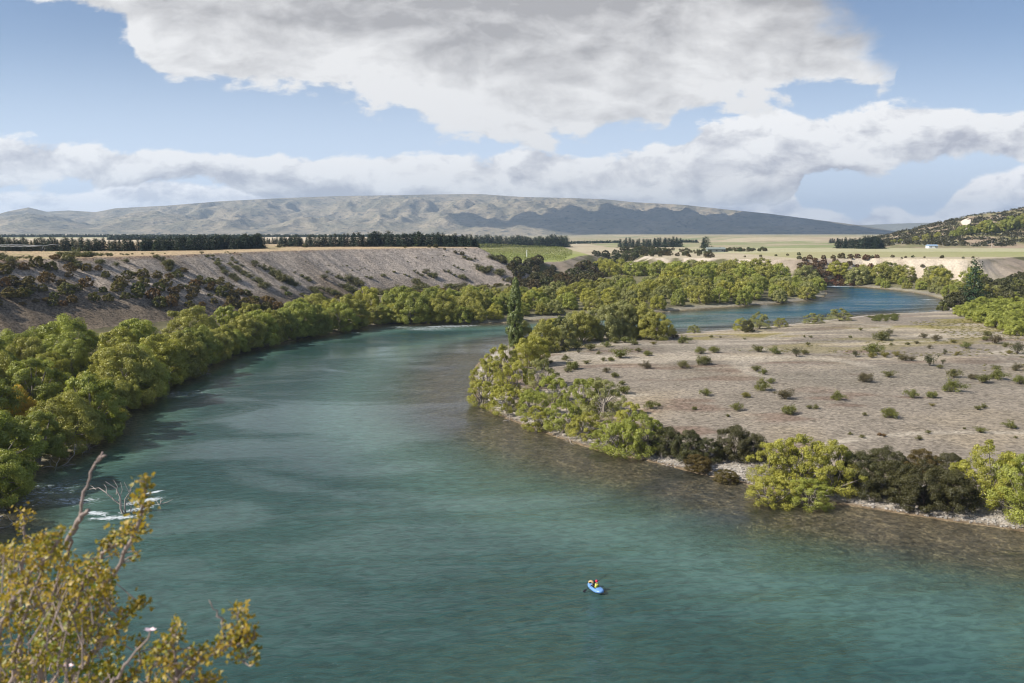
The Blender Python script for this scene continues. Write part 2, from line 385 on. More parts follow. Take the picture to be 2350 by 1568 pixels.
def water_material():
    m, k, out = mat('river_water')
    g = k.new('ShaderNodeNewGeometry').outputs['Position']
    depth = attr(k, 'depth'); foam = attr(k, 'foam'); rough = attr(k, 'chop'); hue = attr(k, 'hue')
    flow = attr(k, 'flow', 'Vector')
    w1 = k.noise(flow, .30, 3, .55, 1.2); w2 = k.noise(flow, 1.1, 4, .6, .8); w3 = k.noise(flow, 4.2, 4, .65, .3)
    h = k.m('ADD', k.m('ADD', k.m('MULTIPLY', w1, .42), k.m('MULTIPLY', w2, .26)), k.m('MULTIPLY', w3, .10))
    nrm = bump(k, h, k.m('MULTIPLY', k.ss(k.noise(flow, .035, 4, .55, 1.6), .40, .60, .30, 1.6), k.m('ADD', .85, k.m('MULTIPLY', rough, .4))), 1.0)
    lay = k.ss(k.m('ADD', depth, k.m('MULTIPLY', k.m('SUBTRACT', w1, .5), .35)), .35, 2.2, .03, .97)
    deep = k.mix(k.ss(depth, .8, 3.2), (.105, .190, .148), (.022, .062, .057))
    deep = k.mix(hue, deep, (.010, .085, .140))
    mott = k.ss(w2, .3, .7, .75, 1.25)
    deep = k.vm('SCALE', deep, sc=mott)
    d = k.new('ShaderNodeBsdfDiffuse'); k.put(d.inputs[0], deep)
    t = k.new('ShaderNodeBsdfTransparent'); k.put(t.inputs[0], k.mix(k.ss(depth, 0., 1.6), (.95, .96, .92), (.55, .80, .70)))
    a = k.new('ShaderNodeMixShader'); k.put(a.inputs[0], lay); k.l.new(t.outputs[0], a.inputs[1]); k.l.new(d.outputs[0], a.inputs[2])
    gl = k.new('ShaderNodeBsdfGlossy'); gl.inputs['Roughness'].default_value = .12; k.put(gl.inputs['Normal'], nrm); gl.inputs[0].default_value = (1, 1, 1, 1)
    fr = k.new('ShaderNodeFresnel'); fr.inputs[0].default_value = 1.33; k.put(fr.inputs['Normal'], nrm)
    b = k.new('ShaderNodeMixShader'); k.put(b.inputs[0], k.m('MULTIPLY', fr.outputs[0], .95)); k.l.new(a.outputs[0], b.inputs[1]); k.l.new(gl.outputs[0], b.inputs[2])
    fm = k.new('ShaderNodeBsdfDiffuse'); k.put(fm.inputs[0], (.62, .66, .67))
    fn = k.noise(flow, 2.6, 7, .72, .8)
    ff = k.ss(k.m('ADD', fn, k.m('MULTIPLY', foam, .6)), .80, .96, 0, .85)
    c = k.new('ShaderNodeMixShader'); k.put(c.inputs[0], ff); k.l.new(b.outputs[0], c.inputs[1]); k.l.new(fm.outputs[0], c.inputs[2])
    k.l.new(c.outputs[0], out.inputs[0]); return m

M = {}
M['bark'] = plain('grey_bark', (.16, .13, .10), .9, .4, 3)
M['palebark'] = plain('pale_bark', (.27, .235, .20), .9, .35, 3)
M['deadwood'] = plain('bleached_wood', (.42, .36, .31), .85, .3, 4)
M['willow'] = leaf_mat('willow_leaves', (.16, .165, .028), (.49, .465, .12), (.41, .39, .12))
M['pine'] = leaf_mat('conifer_needles', (.016, .030, .016), (.045, .066, .032), (.04, .045, .03), .1, .03)
M['poplar'] = leaf_mat('poplar_leaves', (.07, .095, .025), (.17, .19, .055), (.1, .11, .05), .2)
M['dark'] = leaf_mat('manuka_leaves', (.034, .040, .010), (.10, .10, .024), (.09, .065, .03), .15, .04)
M['olive'] = leaf_mat('shrub_leaves', (.06, .07, .015), (.20, .19, .04), (.17, .13, .05), .25, .05)
M['briar'] = leaf_mat('briar_leaves', (.15, .18, .014), (.42, .275, .032), (.36, .26, .03), .35, .03)

# ---------------------------------------------------------------- ground and river sheets
def polar(th0, th1, nth, rs, ox=0, oy=-25):
    th = np.linspace(R(th0), R(th1), nth); T_, R_ = np.meshgrid(th, rs)
    x = ox + R_ * np.sin(T_); y = oy + R_ * np.cos(T_); return x, y
def grid_mesh(name, x, y, z, m, keep=None, smooth=True):
    nr, nc = x.shape; me = bpy.data.meshes.new(name)
    idx = np.arange(nr * nc).reshape(nr, nc)
    f = np.stack([idx[:-1, :-1], idx[:-1, 1:], idx[1:, 1:], idx[1:, :-1]], -1).reshape(-1, 4)
    v = np.stack([x, y, z], -1).reshape(-1, 3)
    used = None
    if keep is not None:
        kf = keep.ravel()[f].any(1); f = f[kf]
        used = np.zeros(len(v), bool); used[f.ravel()] = True
        remap = np.cumsum(used) - 1; f = remap[f]; v = v[used]
    me.vertices.add(len(v)); me.vertices.foreach_set('co', v.ravel().astype(np.float32))
    me.loops.add(f.size); me.loops.foreach_set('vertex_index', f.ravel().astype(np.int32))
    me.polygons.add(len(f)); me.polygons.foreach_set('loop_start', np.arange(0, f.size, 4, dtype=np.int32))
    me.update(calc_edges=True); me.polygons.foreach_set('use_smooth', np.full(len(f), smooth))
    me.materials.append(m); return me, used
def fattr(me, name, a, used=None, typ='FLOAT'):
    a = np.asarray(a, float)
    if typ == 'FLOAT':
        a = a.reshape(-1); a = a if used is None else a[used]
        me.attributes.new(name, typ, 'POINT').data.foreach_set('value', a.astype(np.float32))
    elif typ == 'FLOAT_COLOR':
        a = a.reshape(-1, 3); a = a if used is None else a[used]
        a = np.concatenate([a, np.ones((len(a), 1))], 1)
        me.attributes.new(name, typ, 'POINT').data.foreach_set('color', a.ravel().astype(np.float32))
    else:
        a = a.reshape(-1, 3); a = a if used is None else a[used]
        me.attributes.new(name, typ, 'POINT').data.foreach_set('vector', a.ravel().astype(np.float32))
def lerp(a, b, t): t = np.asarray(t)[..., None]; return np.asarray(a) * (1 - t) + np.asarray(b) * t

rs = np.concatenate([np.geomspace(18, 75, 90, endpoint=False), np.geomspace(75, 640, 760, endpoint=False), np.geomspace(640, 11500, 190)])
GX, GY = polar(-58, 58, 1150, rs)
sh = GX.shape; gx, gy = GX.ravel(), GY.ravel()
gz, K = terrain(gx, gy, True)
def ground_colour():
    n1, n2, w = K['n1'], K['n2'], K['w']
    nb = fbm(gx / 22, gy / 22, 51); nc = fbm(gx / 3.5, gy / 3.5, 61); n4 = fbm(gx / 75, gy / 40, 71)
    c = np.tile(np.array([.19, .17, .09]), (len(gx), 1))                       # valley floor: dry grass and silt
    c = lerp(c, (.095, .085, .045), sstep(n1 + n2, -.2, .5))
    gravel = lerp(np.tile(np.array([.24, .203, .158]), (len(gx), 1)), (.31, .25, .17), sstep(nb, .0, .5) * .7)
    gravel = lerp(gravel, (.165, .105, .075), sstep(fbm(gx / 14, gy / 6, 77), .15, .45) * .6)   # rusty mats of low growth
    gravel = lerp(gravel, (.25, .21, .07), sstep(fbm(gx / 18, gy / 9, 87), .12, .4) * sstep(gy, 150, 230) * .85)
    gravel = lerp(gravel, (.42, .35, .25), sstep(fbm(gx / 30, gy / 6, 97), .05, .35) * sstep(gy, 130, 190) * .75)
    ch = np.abs(fbm(gx / 70 + 3, gy / 34, 101, 3)); gravel = lerp(gravel, (.37, .32, .25), sstep(ch, .07, .02) * .7); gravel = lerp(gravel, (.17, .15, .115), sstep(fbm(gx / 45, gy / 16, 111, 3), .12, .4) * .45)
    rf = (K['rf'] & (w > 0)).astype(float) * (gx > -30)
    c = lerp(c, gravel, rf)
    beach = sstep(w, 7.5 + 3 * nc, 2.0)                                       # shingle and wet stones at the water's edge
    c = lerp(c, lerp(np.tile(np.array([.40, .355, .30]), (len(gx), 1)), (.17, .12, .07), sstep(w, 1.6, .0)), beach * (w > 0) * np.where(K['rf'], 1, .45))
    bed = lerp(np.tile(np.array([.34, .265, .165]), (len(gx), 1)), (.28, .215, .13), sstep(nc, -.2, .5))
    c = np.where((w <= 0)[:, None], bed, c)
    # the high left terrace and its scree
    d1 = K['d1']; k1 = (K['which'] == 1)
    scree = lerp(np.tile(np.array([.325, .27, .215]), (len(gx), 1)), (.19, .15, .11), sstep(K['g'] + .4 * nb, .05, .6) * .7)
    scree = lerp(scree, (.12, .088, .055), sstep(d1 + 9 * nb + 10 * sstep(gy, 300, 220), 20, 33) * .8); scree = lerp(scree, (.26, .16, .09), sstep(d1, 3.5, .5) * sstep(nc, -.3, .3) * .7)
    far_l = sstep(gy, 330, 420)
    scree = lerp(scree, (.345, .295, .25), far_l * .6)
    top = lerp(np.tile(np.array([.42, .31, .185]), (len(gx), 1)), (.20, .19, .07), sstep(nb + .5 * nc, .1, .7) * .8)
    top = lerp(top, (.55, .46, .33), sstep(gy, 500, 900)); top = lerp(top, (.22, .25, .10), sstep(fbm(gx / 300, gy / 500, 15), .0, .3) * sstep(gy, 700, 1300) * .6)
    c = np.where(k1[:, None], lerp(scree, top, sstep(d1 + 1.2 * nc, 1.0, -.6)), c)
    # the lower terraces across the river
    d2 = K['d2']; k2 = (K['which'] == 2)
    face = lerp(np.tile(np.array([.30, .24, .18]), (len(gx), 1)), (.10, .095, .04), sstep(nb + n1 * .6, -.35, .25))
    pale = lerp(np.tile(np.array([.52, .44, .34]), (len(gx), 1)), (.33, .265, .20), sstep(K['ero'] + nc, 1.2, 3.2) * .7)
    face = lerp(face, pale, K['cliffy'] * sstep(n1, .75, .35))
    face = lerp(face, (.50, .42, .33), sstep(gx, 80, 105) * sstep(gx, 175, 150) * sstep(nb, .25, -.1))
    fld = np.tile(np.array([.44, .37, .25]), (len(gx), 1))
    vin = (gx > -75) & (gx < 64) & (gy > 480) & (gy < 1010)
    fld = np.where(vin[:, None], lerp(np.tile(np.array([.27, .29, .09]), (len(gx), 1)), (.34, .31, .15), sstep(gy + 60 * nb, 640, 820)), fld)
    g1 = (gx > 180) & (gy > 500) & (gy < 640); g2 = (gx > 150) & (gy >= 640) & (gy < 800)
    fld = np.where(g1[:, None], lerp(np.tile(np.array([.27, .29, .10]), (len(gx), 1)), (.36, .33, .17), sstep(gx, 500, 230)), fld)
    fld = np.where(g2[:, None], np.array([.42, .39, .23]), fld)
    g3 = (gy > 800) & (gy < 1300) & (gx > 120); fld = np.where(g3[:, None], lerp(np.tile(np.array([.25, .27, .125]), (len(gx), 1)), (.40, .34, .22), sstep(n4 + .3 * nb, .0, .25)), fld)
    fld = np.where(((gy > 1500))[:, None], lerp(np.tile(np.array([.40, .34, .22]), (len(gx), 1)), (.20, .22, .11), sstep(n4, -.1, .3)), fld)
    rough = sstep(fbm(gx / 60, gy / 60, 44), .05, .35) * (gy > 520) * (~vin) * (~g1) * (~g2)
    fld = lerp(fld, (.36, .28, .19), rough * .7)
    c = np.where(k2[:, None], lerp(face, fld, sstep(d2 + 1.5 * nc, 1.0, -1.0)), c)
    c = np.where((K['which'] == 3)[:, None], lerp(np.tile(np.array([.33, .29, .25]), (len(gx), 1)), (.17, .14, .09), sstep(nc, 0, .5)), c)
    grit = np.where(w <= 0, .5, np.where(k1 | (K['which'] == 3), .8, np.where(rf > 0, .5, .35)))
    grit = np.where(k2, .25, grit) * sstep(gy, 1200, 500) + 0
    straw = np.where(rf > 0, .85, 0) * sstep(w, 6, 14)
    return np.clip(c, 0, 1), grit, straw
gc, ggrit, gstraw = ground_colour()
gme, _ = grid_mesh('ground', GX, GY, gz.reshape(sh), ground_material())
fattr(gme, 'tint', gc, None, 'FLOAT_COLOR'); fattr(gme, 'grit', ggrit); fattr(gme, 'straw', gstraw)
tag(link('ground', gme), kind='structure')

wet = ((K['w'] < 4) & (gy < 760)).reshape(sh)
def foam_mask():
    f = np.full(gx.shape, -.15)
    def spot(px, py, rx, ry, amt, rot=0):
        nonlocal f
        cx, cyy = W(px, py); dx, dy = gx - cx, gy - cyy; c, s = math.cos(rot), math.sin(rot)
        q = ((dx * c + dy * s) / rx) ** 2 + ((-dx * s + dy * c) / ry) ** 2
        f = np.maximum(f, (amt + .15) * np.exp(-q) + (-.15))
    spot(985, 754, 20, 14, .57); spot(1040, 749, 14, 8, .60); spot(915, 752, 12, 10, .54); spot(1000, 750, 7, 3, .68); spot(958, 756, 6, 2, .66); spot(1075, 747, 8, 2, .66); spot(1330, 745, 50, 12, .45)
    spot(265, 1188, 4.6, 1.1, .80, .12); spot(318, 1168, 3.4, 1.1, .80, .75); spot(222, 1178, 2.6, 1.0, .80, -.3); spot(330, 1150, 3.5, 1.2, .85, .7); spot(352, 1130, 1.8, .5, 1.0, .7)
    spot(110, 1125, 9, 7, .55); spot(60, 1150, 6, 6, .55); spot(170, 1150, 6, 3, .60)
    spot(1900, 657, 30, 6, .85); spot(2130, 688, 8, 5, .66); spot(2125, 692, 22, 20, .50); spot(2000, 690, 80, 40, .47); spot(1700, 725, 90, 22, .46); spot(1560, 745, 40, 25, .46)
    spot(815, 764, 3, .8, .9); spot(385, 905, 25, 10, .52)
    return f
wme, used = grid_mesh('river', GX, GY, np.zeros(sh), water_material(), wet)
fattr(wme, 'depth', np.where(K['w'] < 0, K['depth'], 0), used); fattr(wme, 'foam', foam_mask(), used)
fattr(wme, 'chop', np.interp(gy, [60, 110, 205, 260], [.3, -.9, -1.1, 1.0]), used)
fattr(wme, 'hue', sstep(gx, 40, 150) * sstep(gy, 210, 290), used)
# current coordinates: stretched along the flow so that ripples lie across it
fl = np.stack([gx * .55 + gy * .12, gy * 1.25 - gx * .18, np.zeros_like(gx)], 1)
fattr(wme, 'flow', fl, used, 'FLOAT_VECTOR')
tag(link('river', wme), kind='structure')
# ---------------------------------------------------------------- far hills
def hills_material(name, c0, c1, c2, sc=.004):
    m, k, out = mat(name); p = k.new('ShaderNodeBsdfPrincipled')
    g = k.new('ShaderNodeNewGeometry').outputs['Position']
    n = k.noise(g, sc, 6, .6); n2 = k.noise(k.vm('MULTIPLY', g, (1, 1, 3)), sc * 5, 5, .65)
    col = k.mix(k.ss(n, .38, .62), c0, c1); col = k.mix(k.ss(n2, .52, .66), col, c2)
    k.put(p.inputs['Base Color'], col); p.inputs['Roughness'].default_value = 1; p.inputs['Specular IOR Level'].default_value = 0
    k.put(p.inputs['Normal'], bump(k, n2, .8, 30)); k.l.new(p.outputs[0], out.inputs[0]); return m
def interp_sky(th, prof, dist):
    xs = np.array([math.atan((p[0] - 1175) / FP / math.cos(PITCH)) for p in prof])
    es = np.array([ray(*p)[2] / math.hypot(ray(*p)[0], ray(*p)[1]) for p in prof])
    return CAM_Z + np.interp(th, xs, es) * dist
RIDGE = [(-900, 470), (-300, 500), (-80, 506), (0, 498), (40, 486), (90, 476), (130, 486), (180, 483), (240, 487), (285, 478), (400, 472), (520, 462), (650, 455), (780, 450),
         (900, 448), (1000, 446), (1100, 445), (1200, 452), (1300, 454), (1380, 457), (1450, 464), (1560, 470), (1650, 480), (1750, 490), (1850, 503),
         (1950, 516), (2030, 529), (2100, 541), (2400, 560), (3200, 560)]
th = np.linspace(R(-56), R(56), 900); rr = np.concatenate([np.linspace(4900, 8200, 210), np.linspace(8250, 10200, 20)])
T_, R_ = np.meshgrid(th, rr); mx, my = R_ * np.sin(T_), R_ * np.cos(T_)
Hs = interp_sky(T_, RIDGE, 8000)
t_ = np.clip((R_ - 5000) / 3000, 0, 1)
rg_ = 1 - np.abs(fbm(mx / 900 + .3 * fbm(mx / 500, my / 500, 5), my / 1500, 41, 5)) * 2
rg2 = 1 - np.abs(fbm(mx / 330, my / 600, 43, 4)) * 2
prof = np.where(t_ < .35, t_ * .55, .1925 + (t_ - .35) * 1.2423)
env = np.sin(np.pi * np.clip(t_, 0, 1)) ** .8
mz = 14 + (Hs - 14) * prof + env * (rg_ * 135 + rg2 * 75 - 80) * np.clip((Hs - 14) / 300, 0, 1)
mz = np.minimum(mz, interp_sky(T_, RIDGE, R_) - 2.0); mz = np.where(R_ > 8000, Hs - (R_ - 8000) * .12, mz); mz = np.where(R_ < 5150, mz - (5150 - R_) * .2, mz)
mme, _ = grid_mesh('hills', mx, my, mz, hills_material('tussock_hills', (.22, .195, .13), (.34, .28, .19), (.075, .075, .065)))
tag(link('hills', mme), kind='structure')
R2 = [(1500, 520), (1750, 513), (1850, 511), (1960, 516), (2070, 513), (2200, 508), (2500, 495), (2900, 500)]
th = np.linspace(R(8), R(50), 160); rr = np.linspace(10600, 11600, 12); T_, R_ = np.meshgrid(th, rr)
hz = interp_sky(T_, R2, 11300); z_ = 10 + (hz - 10) * np.clip((R_ - 10600) / 700, 0, 1) + 12 * fbm(R_ * np.sin(T_) / 500, R_ / 300, 3)
me, _ = grid_mesh('mountains', R_ * np.sin(T_), R_ * np.cos(T_), z_, hills_material('distant_range', (.24, .22, .14), (.28, .26, .18), (.2, .2, .15)))
tag(link('mountains', me), kind='structure')

# the brush-covered hill at the right
HILL = [(1880, 567), (1940, 556), (2000, 546), (2060, 530), (2130, 514), (2200, 497), (2280, 487), (2350, 470), (2500, 448), (2800, 420), (3400, 420)]
def hill_z(x, y):
    T_ = np.arctan2(x, y); R_ = np.hypot(x, y)
    hs = interp_sky(T_, HILL, 1350); base = 14.6
    a0 = math.atan((1890 - 1175) / FP / math.cos(PITCH))
    t = np.clip((R_ - 930 - 90 * fbm(x / 200, y / 200, 8, 2)) / 420, 0, 1.2)
    z = base + (hs - base) * np.where(t < 1, np.sin(t * np.pi / 2) ** 1.15, 1 - (t - 1) * .5) + sstep(t, 0, .15) * sstep(t, 1.0, .8) * (3.5 * fbm(x / 60, y / 60, 18) + 2 * fbm(x / 18, y / 18, 19))
    return np.where(T_ < a0, base - 3, z) - 1.2 * (t <= 0)
th = np.linspace(R(19), R(57), 420); rr = np.linspace(860, 1520, 160); T_, R_ = np.meshgrid(th, rr)
hx, hy = R_ * np.sin(T_), R_ * np.cos(T_)
hm, k, out = mat('hill_soil'); p = k.new('ShaderNodeBsdfPrincipled'); g = k.new('ShaderNodeNewGeometry').outputs['Position']
n = k.noise(g, .03, 6, .65); col = k.mix(k.ss(n, .4, .62), (.32, .24, .16), (.17, .16, .06)); k.put(p.inputs['Base Color'], col)
p.inputs['Roughness'].default_value = 1; k.l.new(p.outputs[0], out.inputs[0])
me, _ = grid_mesh('hill', hx, hy, hill_z(hx, hy), hm); tag(link('hill', me), kind='structure')
# brush growing over it: nobody could count these
def blob_stuff(name, pts, size, leafn, ls, m, seed=1, sq=.7):
    rg = np.random.default_rng(seed); n = len(pts); b = MB()
    size = np.broadcast_to(size, (n,))
    d = rg.normal(size=(n, leafn, 3)); d /= np.linalg.norm(d, axis=2)[..., None]; d[..., 2] = np.abs(d[..., 2])
    rad = size[:, None, None] * rg.uniform(.6, 1.05, (n, leafn, 1)); c = pts[:, None] + d * rad * np.array([1, 1, sq])
    a = np.repeat(rg.uniform(0, 1, n), leafn) * .6 + rg.uniform(0, .4, n * leafn)
    b.leaves(c.reshape(-1, 3), (d + rg.normal(0, .35, d.shape)).reshape(-1, 3), ls, ls * .7, a, rg=rg)
    return link(name, b.mesh(name, m))
n_ = 5200; a_ = R(20) + (R(50) - R(20)) * rng.uniform(0, 1, n_); r_ = rng.uniform(930, 1420, n_)
bx_, by_ = r_ * np.sin(a_), r_ * np.cos(a_); bz = hill_z(bx_, by_)
band = sstep(fbm(bx_ / 70, by_ / 70, 55), -.22, .1); low = r_ < 1290 + 60 * fbm(bx_ / 90, by_ / 90, 5, 2)
scar = inside(bx_, by_, [(455, 1105), (472, 1195), (500, 1195), (492, 1150), (476, 1100)])
kp = (bz > 15.5) & (rng.uniform(0, 1, n_) < np.where(low, .7 + .3 * band, .12))
SLIP = [(2204, 512), (2212, 504), (2222, 502), (2228, 505), (2227, 514), (2220, 519), (2219, 534), (2213, 534), (2211, 520), (2206, 515)]
bu, bv = bx_ / by_, (bz - CAM_Z) / by_; kp &= ~inside(bu, bv, [(ray(*q)[0] / ray(*q)[1], ray(q[0], q[1] + (3 if q[1] > 515 else 1))[2] / ray(q[0], q[1])[1]) for q in SLIP])
tag(blob_stuff('hill_brush', np.stack([bx_, by_, bz], 1)[kp], rng.uniform(2.6, 5.2, kp.sum()), 26, 1.9, M['dark'], 3), 'dark brown-green brush covering the lower side of the hill at the right', 'brush', kind='stuff').color = (.62, .56, .5, 1)
# pale slip in the hillside
sx = np.array([[-14, 0], [-8, 2], [8, 4], [15, -2], [10, -14], [3, -26], [3, -38], [-6, -38], [-6, -24], [-13, -8]], float)
b = MB(); ang = math.atan2(1042, 1000); cc = ray(2215, 506); 
def on_hill(px, py):
    d = ray(px, py); t = np.linspace(850, 1500, 1300); h = CAM_Z + d[2] * t - hill_z(d[0] * t, d[1] * t); i = int(np.argmax(h < 0)); i = i if h[i] < 0 else len(t) - 1
    return d[0] * t[i], d[1] * t[i]
poly = [on_hill(*q) for q in SLIP]
cx0, cy0 = np.mean(poly, 0); v, f = [], []
for rr_ in (1.0, .5):
    for q in poly: 
        X, Y = cx0 + (q[0] - cx0) * rr_, cy0 + (q[1] - cy0) * rr_; v.append((X, Y, float(hill_z(np.array([X]), np.array([Y]))[0]) + 1.0))
v.append((cx0, cy0, float(hill_z(np.array([cx0]), np.array([cy0]))[0]) + 1.0)); n = len(poly)
for i in range(n): f.append((i, (i + 1) % n, n + (i + 1) % n, n + i))
for i in range(0, n, 2): f.append((n + i, n + i + 1, n + (i + 2) % n, 2 * n))
b.add(v, f); tag(link('bare_slip', b.mesh('bare_slip', plain('pale_earth', (.72, .62, .5), 1, .1, .1))), kind='structure')

# ---------------------------------------------------------------- plants
HAZE = 9.5e-5
def willow(name, seed, H=12., Wd=12., lobes=34, sub=8, per=100, leaf=.26, openness=0., mats=('willow', 'bark'), stems=6, up=False):
    """returns (crown mesh, trunk mesh), base at the origin"""
    rg = np.random.default_rng(seed); c, t = MB(), MB(); L = []
    for a in np.linspace(0, 2 * np.pi, 9, endpoint=False) + rg.uniform(0, .6):
        L.append((np.array([math.cos(a) * Wd * .37 * rg.uniform(.8, 1.1), math.sin(a) * Wd * .37 * rg.uniform(.8, 1.1), H * rg.uniform(.10, .22)]), Wd * rg.uniform(.12, .16)))
    while len(L) < lobes + 9:
        d = rg.normal(size=3); d /= np.linalg.norm(d); d[2] = abs(d[2]) if rg.random() < .8 else -.35 * abs(d[2])
        r = rg.uniform(.74, 1.0); wob = 1 + .16 * math.sin(3 * math.atan2(d[1], d[0]) + seed) + .08 * math.sin(5 * math.atan2(d[1], d[0]) - seed)
        p = np.array([d[0] * Wd * .40 * r * wob, d[1] * Wd * .40 * r * wob, H * .38 + d[2] * H * .47 * r])
        if p[2] < H * .42: p[:2] *= 1.08
        R0 = rg.uniform(.10, .17) * Wd * (1 - .3 * openness)
        if all(np.linalg.norm(p - q[0]) > (R0 + q[1]) * .60 for q in L) or rg.random() < .05: L.append((p, R0))
    allc, alln, alla = [], [], []
    for p, R0 in L:
        shade = rg.uniform(0, .55)
        outw = p - np.array([0, 0, H * .35]); outw /= np.linalg.norm(outw)
        for s_ in range(sub):
            d = rg.normal(size=3) + outw * .8 + np.array([0, 0, .35]); d /= np.linalg.norm(d)
            q = p + d * R0 * rg.uniform(.45, .85); r1 = R0 * rg.uniform(.38, .6)
            e = rg.normal(size=(per, 3)) + d * .25 + np.array([0, 0, .2]); e /= np.linalg.norm(e, axis=1)[:, None]
            cc = q + e * (r1 * rg.uniform(.55, 1.12, (per, 1))) * np.array([1, 1, .9])
            allc.append(cc); alln.append(e + d * .4 + rg.normal(0, .6, (per, 3))); alla.append(shade + rg.uniform(0, .42, per) + rg.uniform(-.05, .12))
    C_, N_, A_ = np.concatenate(allc), np.concatenate(alln), np.clip(np.concatenate(alla), 0, 1)
    ok = C_[:, 2] > .15
    c.leaves(C_[ok], N_[ok], rg.uniform(.7, 1.3, ok.sum()) * leaf, rg.uniform(.7, 1.2, ok.sum()) * leaf * .6, A_[ok], rg=rg)
    for i in range(stems):
        p, R0 = L[(i * 3 + 9) % len(L)]; b0 = np.array([rg.uniform(-.008, .008) * Wd, rg.uniform(-.008, .008) * Wd, -.4])
        mid = b0 * .5 + p * .5 * np.array([.75, .75, .9]) + rg.normal(0, .03 * Wd, 3)
        r0 = .028 * H * rg.uniform(.6, 1); t.tube([b0, b0 * .6 + mid * .4, mid, p * .8 + mid * .2, p], [r0, r0 * .85, r0 * .55, r0 * .3, r0 * .12], 6)
        for j in range(4):
            q, _ = L[rg.integers(len(L))]
            if np.linalg.norm(q - mid) < Wd * .5: t.tube([mid, (mid + q) / 2 + rg.normal(0, .02 * Wd, 3), q * 1.02], [r0 * .4, r0 * .22, r0 * .06], 4, cap=False)
    for j in range(12 if openness else 5):      # bare twigs standing out of the crown
        q, R0 = L[rg.integers(len(L))]; d = q - np.array([0, 0, H * .2]); d /= np.linalg.norm(d)
        t.tube([mid, q * .7 + mid * .3, q + d * R0 * .9, q + d * R0 * 1.45 + rg.normal(0, .2, 3)], [.06, .05, .03, .012], 4, cap=False)
    return c.mesh(name + '_crown', M[mats[0]]), t.mesh(name + '_trunk', M[mats[1]], True)

def conifer(seed, H=8., Wd=3.4, n=1500, broad=False, leaf=.42):
    rg = np.random.default_rng(seed); c = MB(); c.tube([(0, 0, -.3), (0, 0, H * .5), (0, 0, H * .97)], [.022 * H, .014 * H, .003 * H], 5, mi=1)
    nb = 46; A, Nn, V_ = [], [], []
    for i in range(nb):
        h = (i + rg.uniform(0, 1)) / nb; z = H * (.05 + .93 * h); th = i * 2.4 + rg.uniform(-.4, .4)
        rl = Wd * .5 * ((1 - h) ** (.55 if broad else .85)) * rg.uniform(.55, 1.15) + .04 * Wd
        k_ = max(4, int(n / nb * (rl / (Wd * .25)))); s = rg.uniform(.1, 1, k_) ** .7
        d = np.array([math.cos(th), math.sin(th), 0]); pt = s[:, None] * rl * d + np.array([0, 0, 1]) * (z - (s * rl * .25)[:, None]) + rg.normal(0, .07 * Wd, (k_, 3)) * np.array([1, 1, .6])
        A.append(pt); Nn.append(np.array([d[0] * .6, d[1] * .6, .8]) + rg.normal(0, .5, (k_, 3))); V_.append(np.full(k_, rg.uniform(0, .7)) + rg.uniform(0, .3, k_))
    A, Nn, V_ = map(np.concatenate, (A, Nn, V_)); c.leaves(A, Nn, leaf * H / 8, leaf * .45 * H / 8, V_, rg=rg)
    return c.mesh('conifer', [M['pine'], M['bark']])

def shrub(seed, H=1.6, Wd=2.2, n=900, leaf=.11, m='olive', tufts=9, upright=.3):
    rg = np.random.default_rng(seed); c = MB(); A, Nn, V_ = [], [], []
    for i in range(tufts):
        a = i * 2.4 + rg.uniform(-.5, .5); r = Wd * .5 * math.sqrt((i + .5) / tufts) * rg.uniform(.6, 1.05); top = H * (1 - upright * (r / Wd * 2) ** 1.5) * rg.uniform(.55, 1.0)
        e = np.array([r * math.cos(a), r * math.sin(a), top * .8]); c.tube([(0, 0, -.1), e * np.array([.45, .45, .55]), e * .95], [.025 * H, .018 * H, .006 * H], 4, mi=1, cap=False)
        for j in range(3):
            q = e * rg.uniform(.45, 1.0) + rg.normal(0, .1 * Wd, 3) * np.array([1, 1, .5]); q[2] = max(q[2], .12 * H)
            k_ = n // (tufts * 3); dd = rg.normal(size=(k_, 3)); dd /= np.linalg.norm(dd, axis=1)[:, None]; dd[:, 2] = dd[:, 2] * .8 + .15
            A.append(q + dd * Wd * rg.uniform(.06, .19, (k_, 1))); Nn.append(dd + rg.normal(0, .5, (k_, 3))); V_.append(np.clip(rg.uniform(0, .6) + rg.uniform(0, .4, k_), 0, 1))
    A, Nn, V_ = map(np.concatenate, (A, Nn, V_)); A[:, 2] = np.maximum(A[:, 2], .04)
    c.leaves(A, Nn, leaf, leaf * .6, V_, rg=rg); return c.mesh('shrub', [M[m], M['bark']])

def joined(cr, tr, name):        # one mesh for trees too far off to show parts
    b = MB()
    for me, mi in ((cr, 0), (tr, 1)):
        v = np.zeros(len(me.vertices) * 3); me.vertices.foreach_get('co', v); f = np.zeros(len(me.loops), np.int64); me.loops.foreach_get('vertex_index', f)
        a = np.zeros(len(me.vertices)); me.attributes['var'].data.foreach_get('value', a); b.add(v.reshape(-1, 3), f.reshape(-1, 4), a, mi)
    return b.mesh(name, [cr.materials[0], tr.materials[0]])

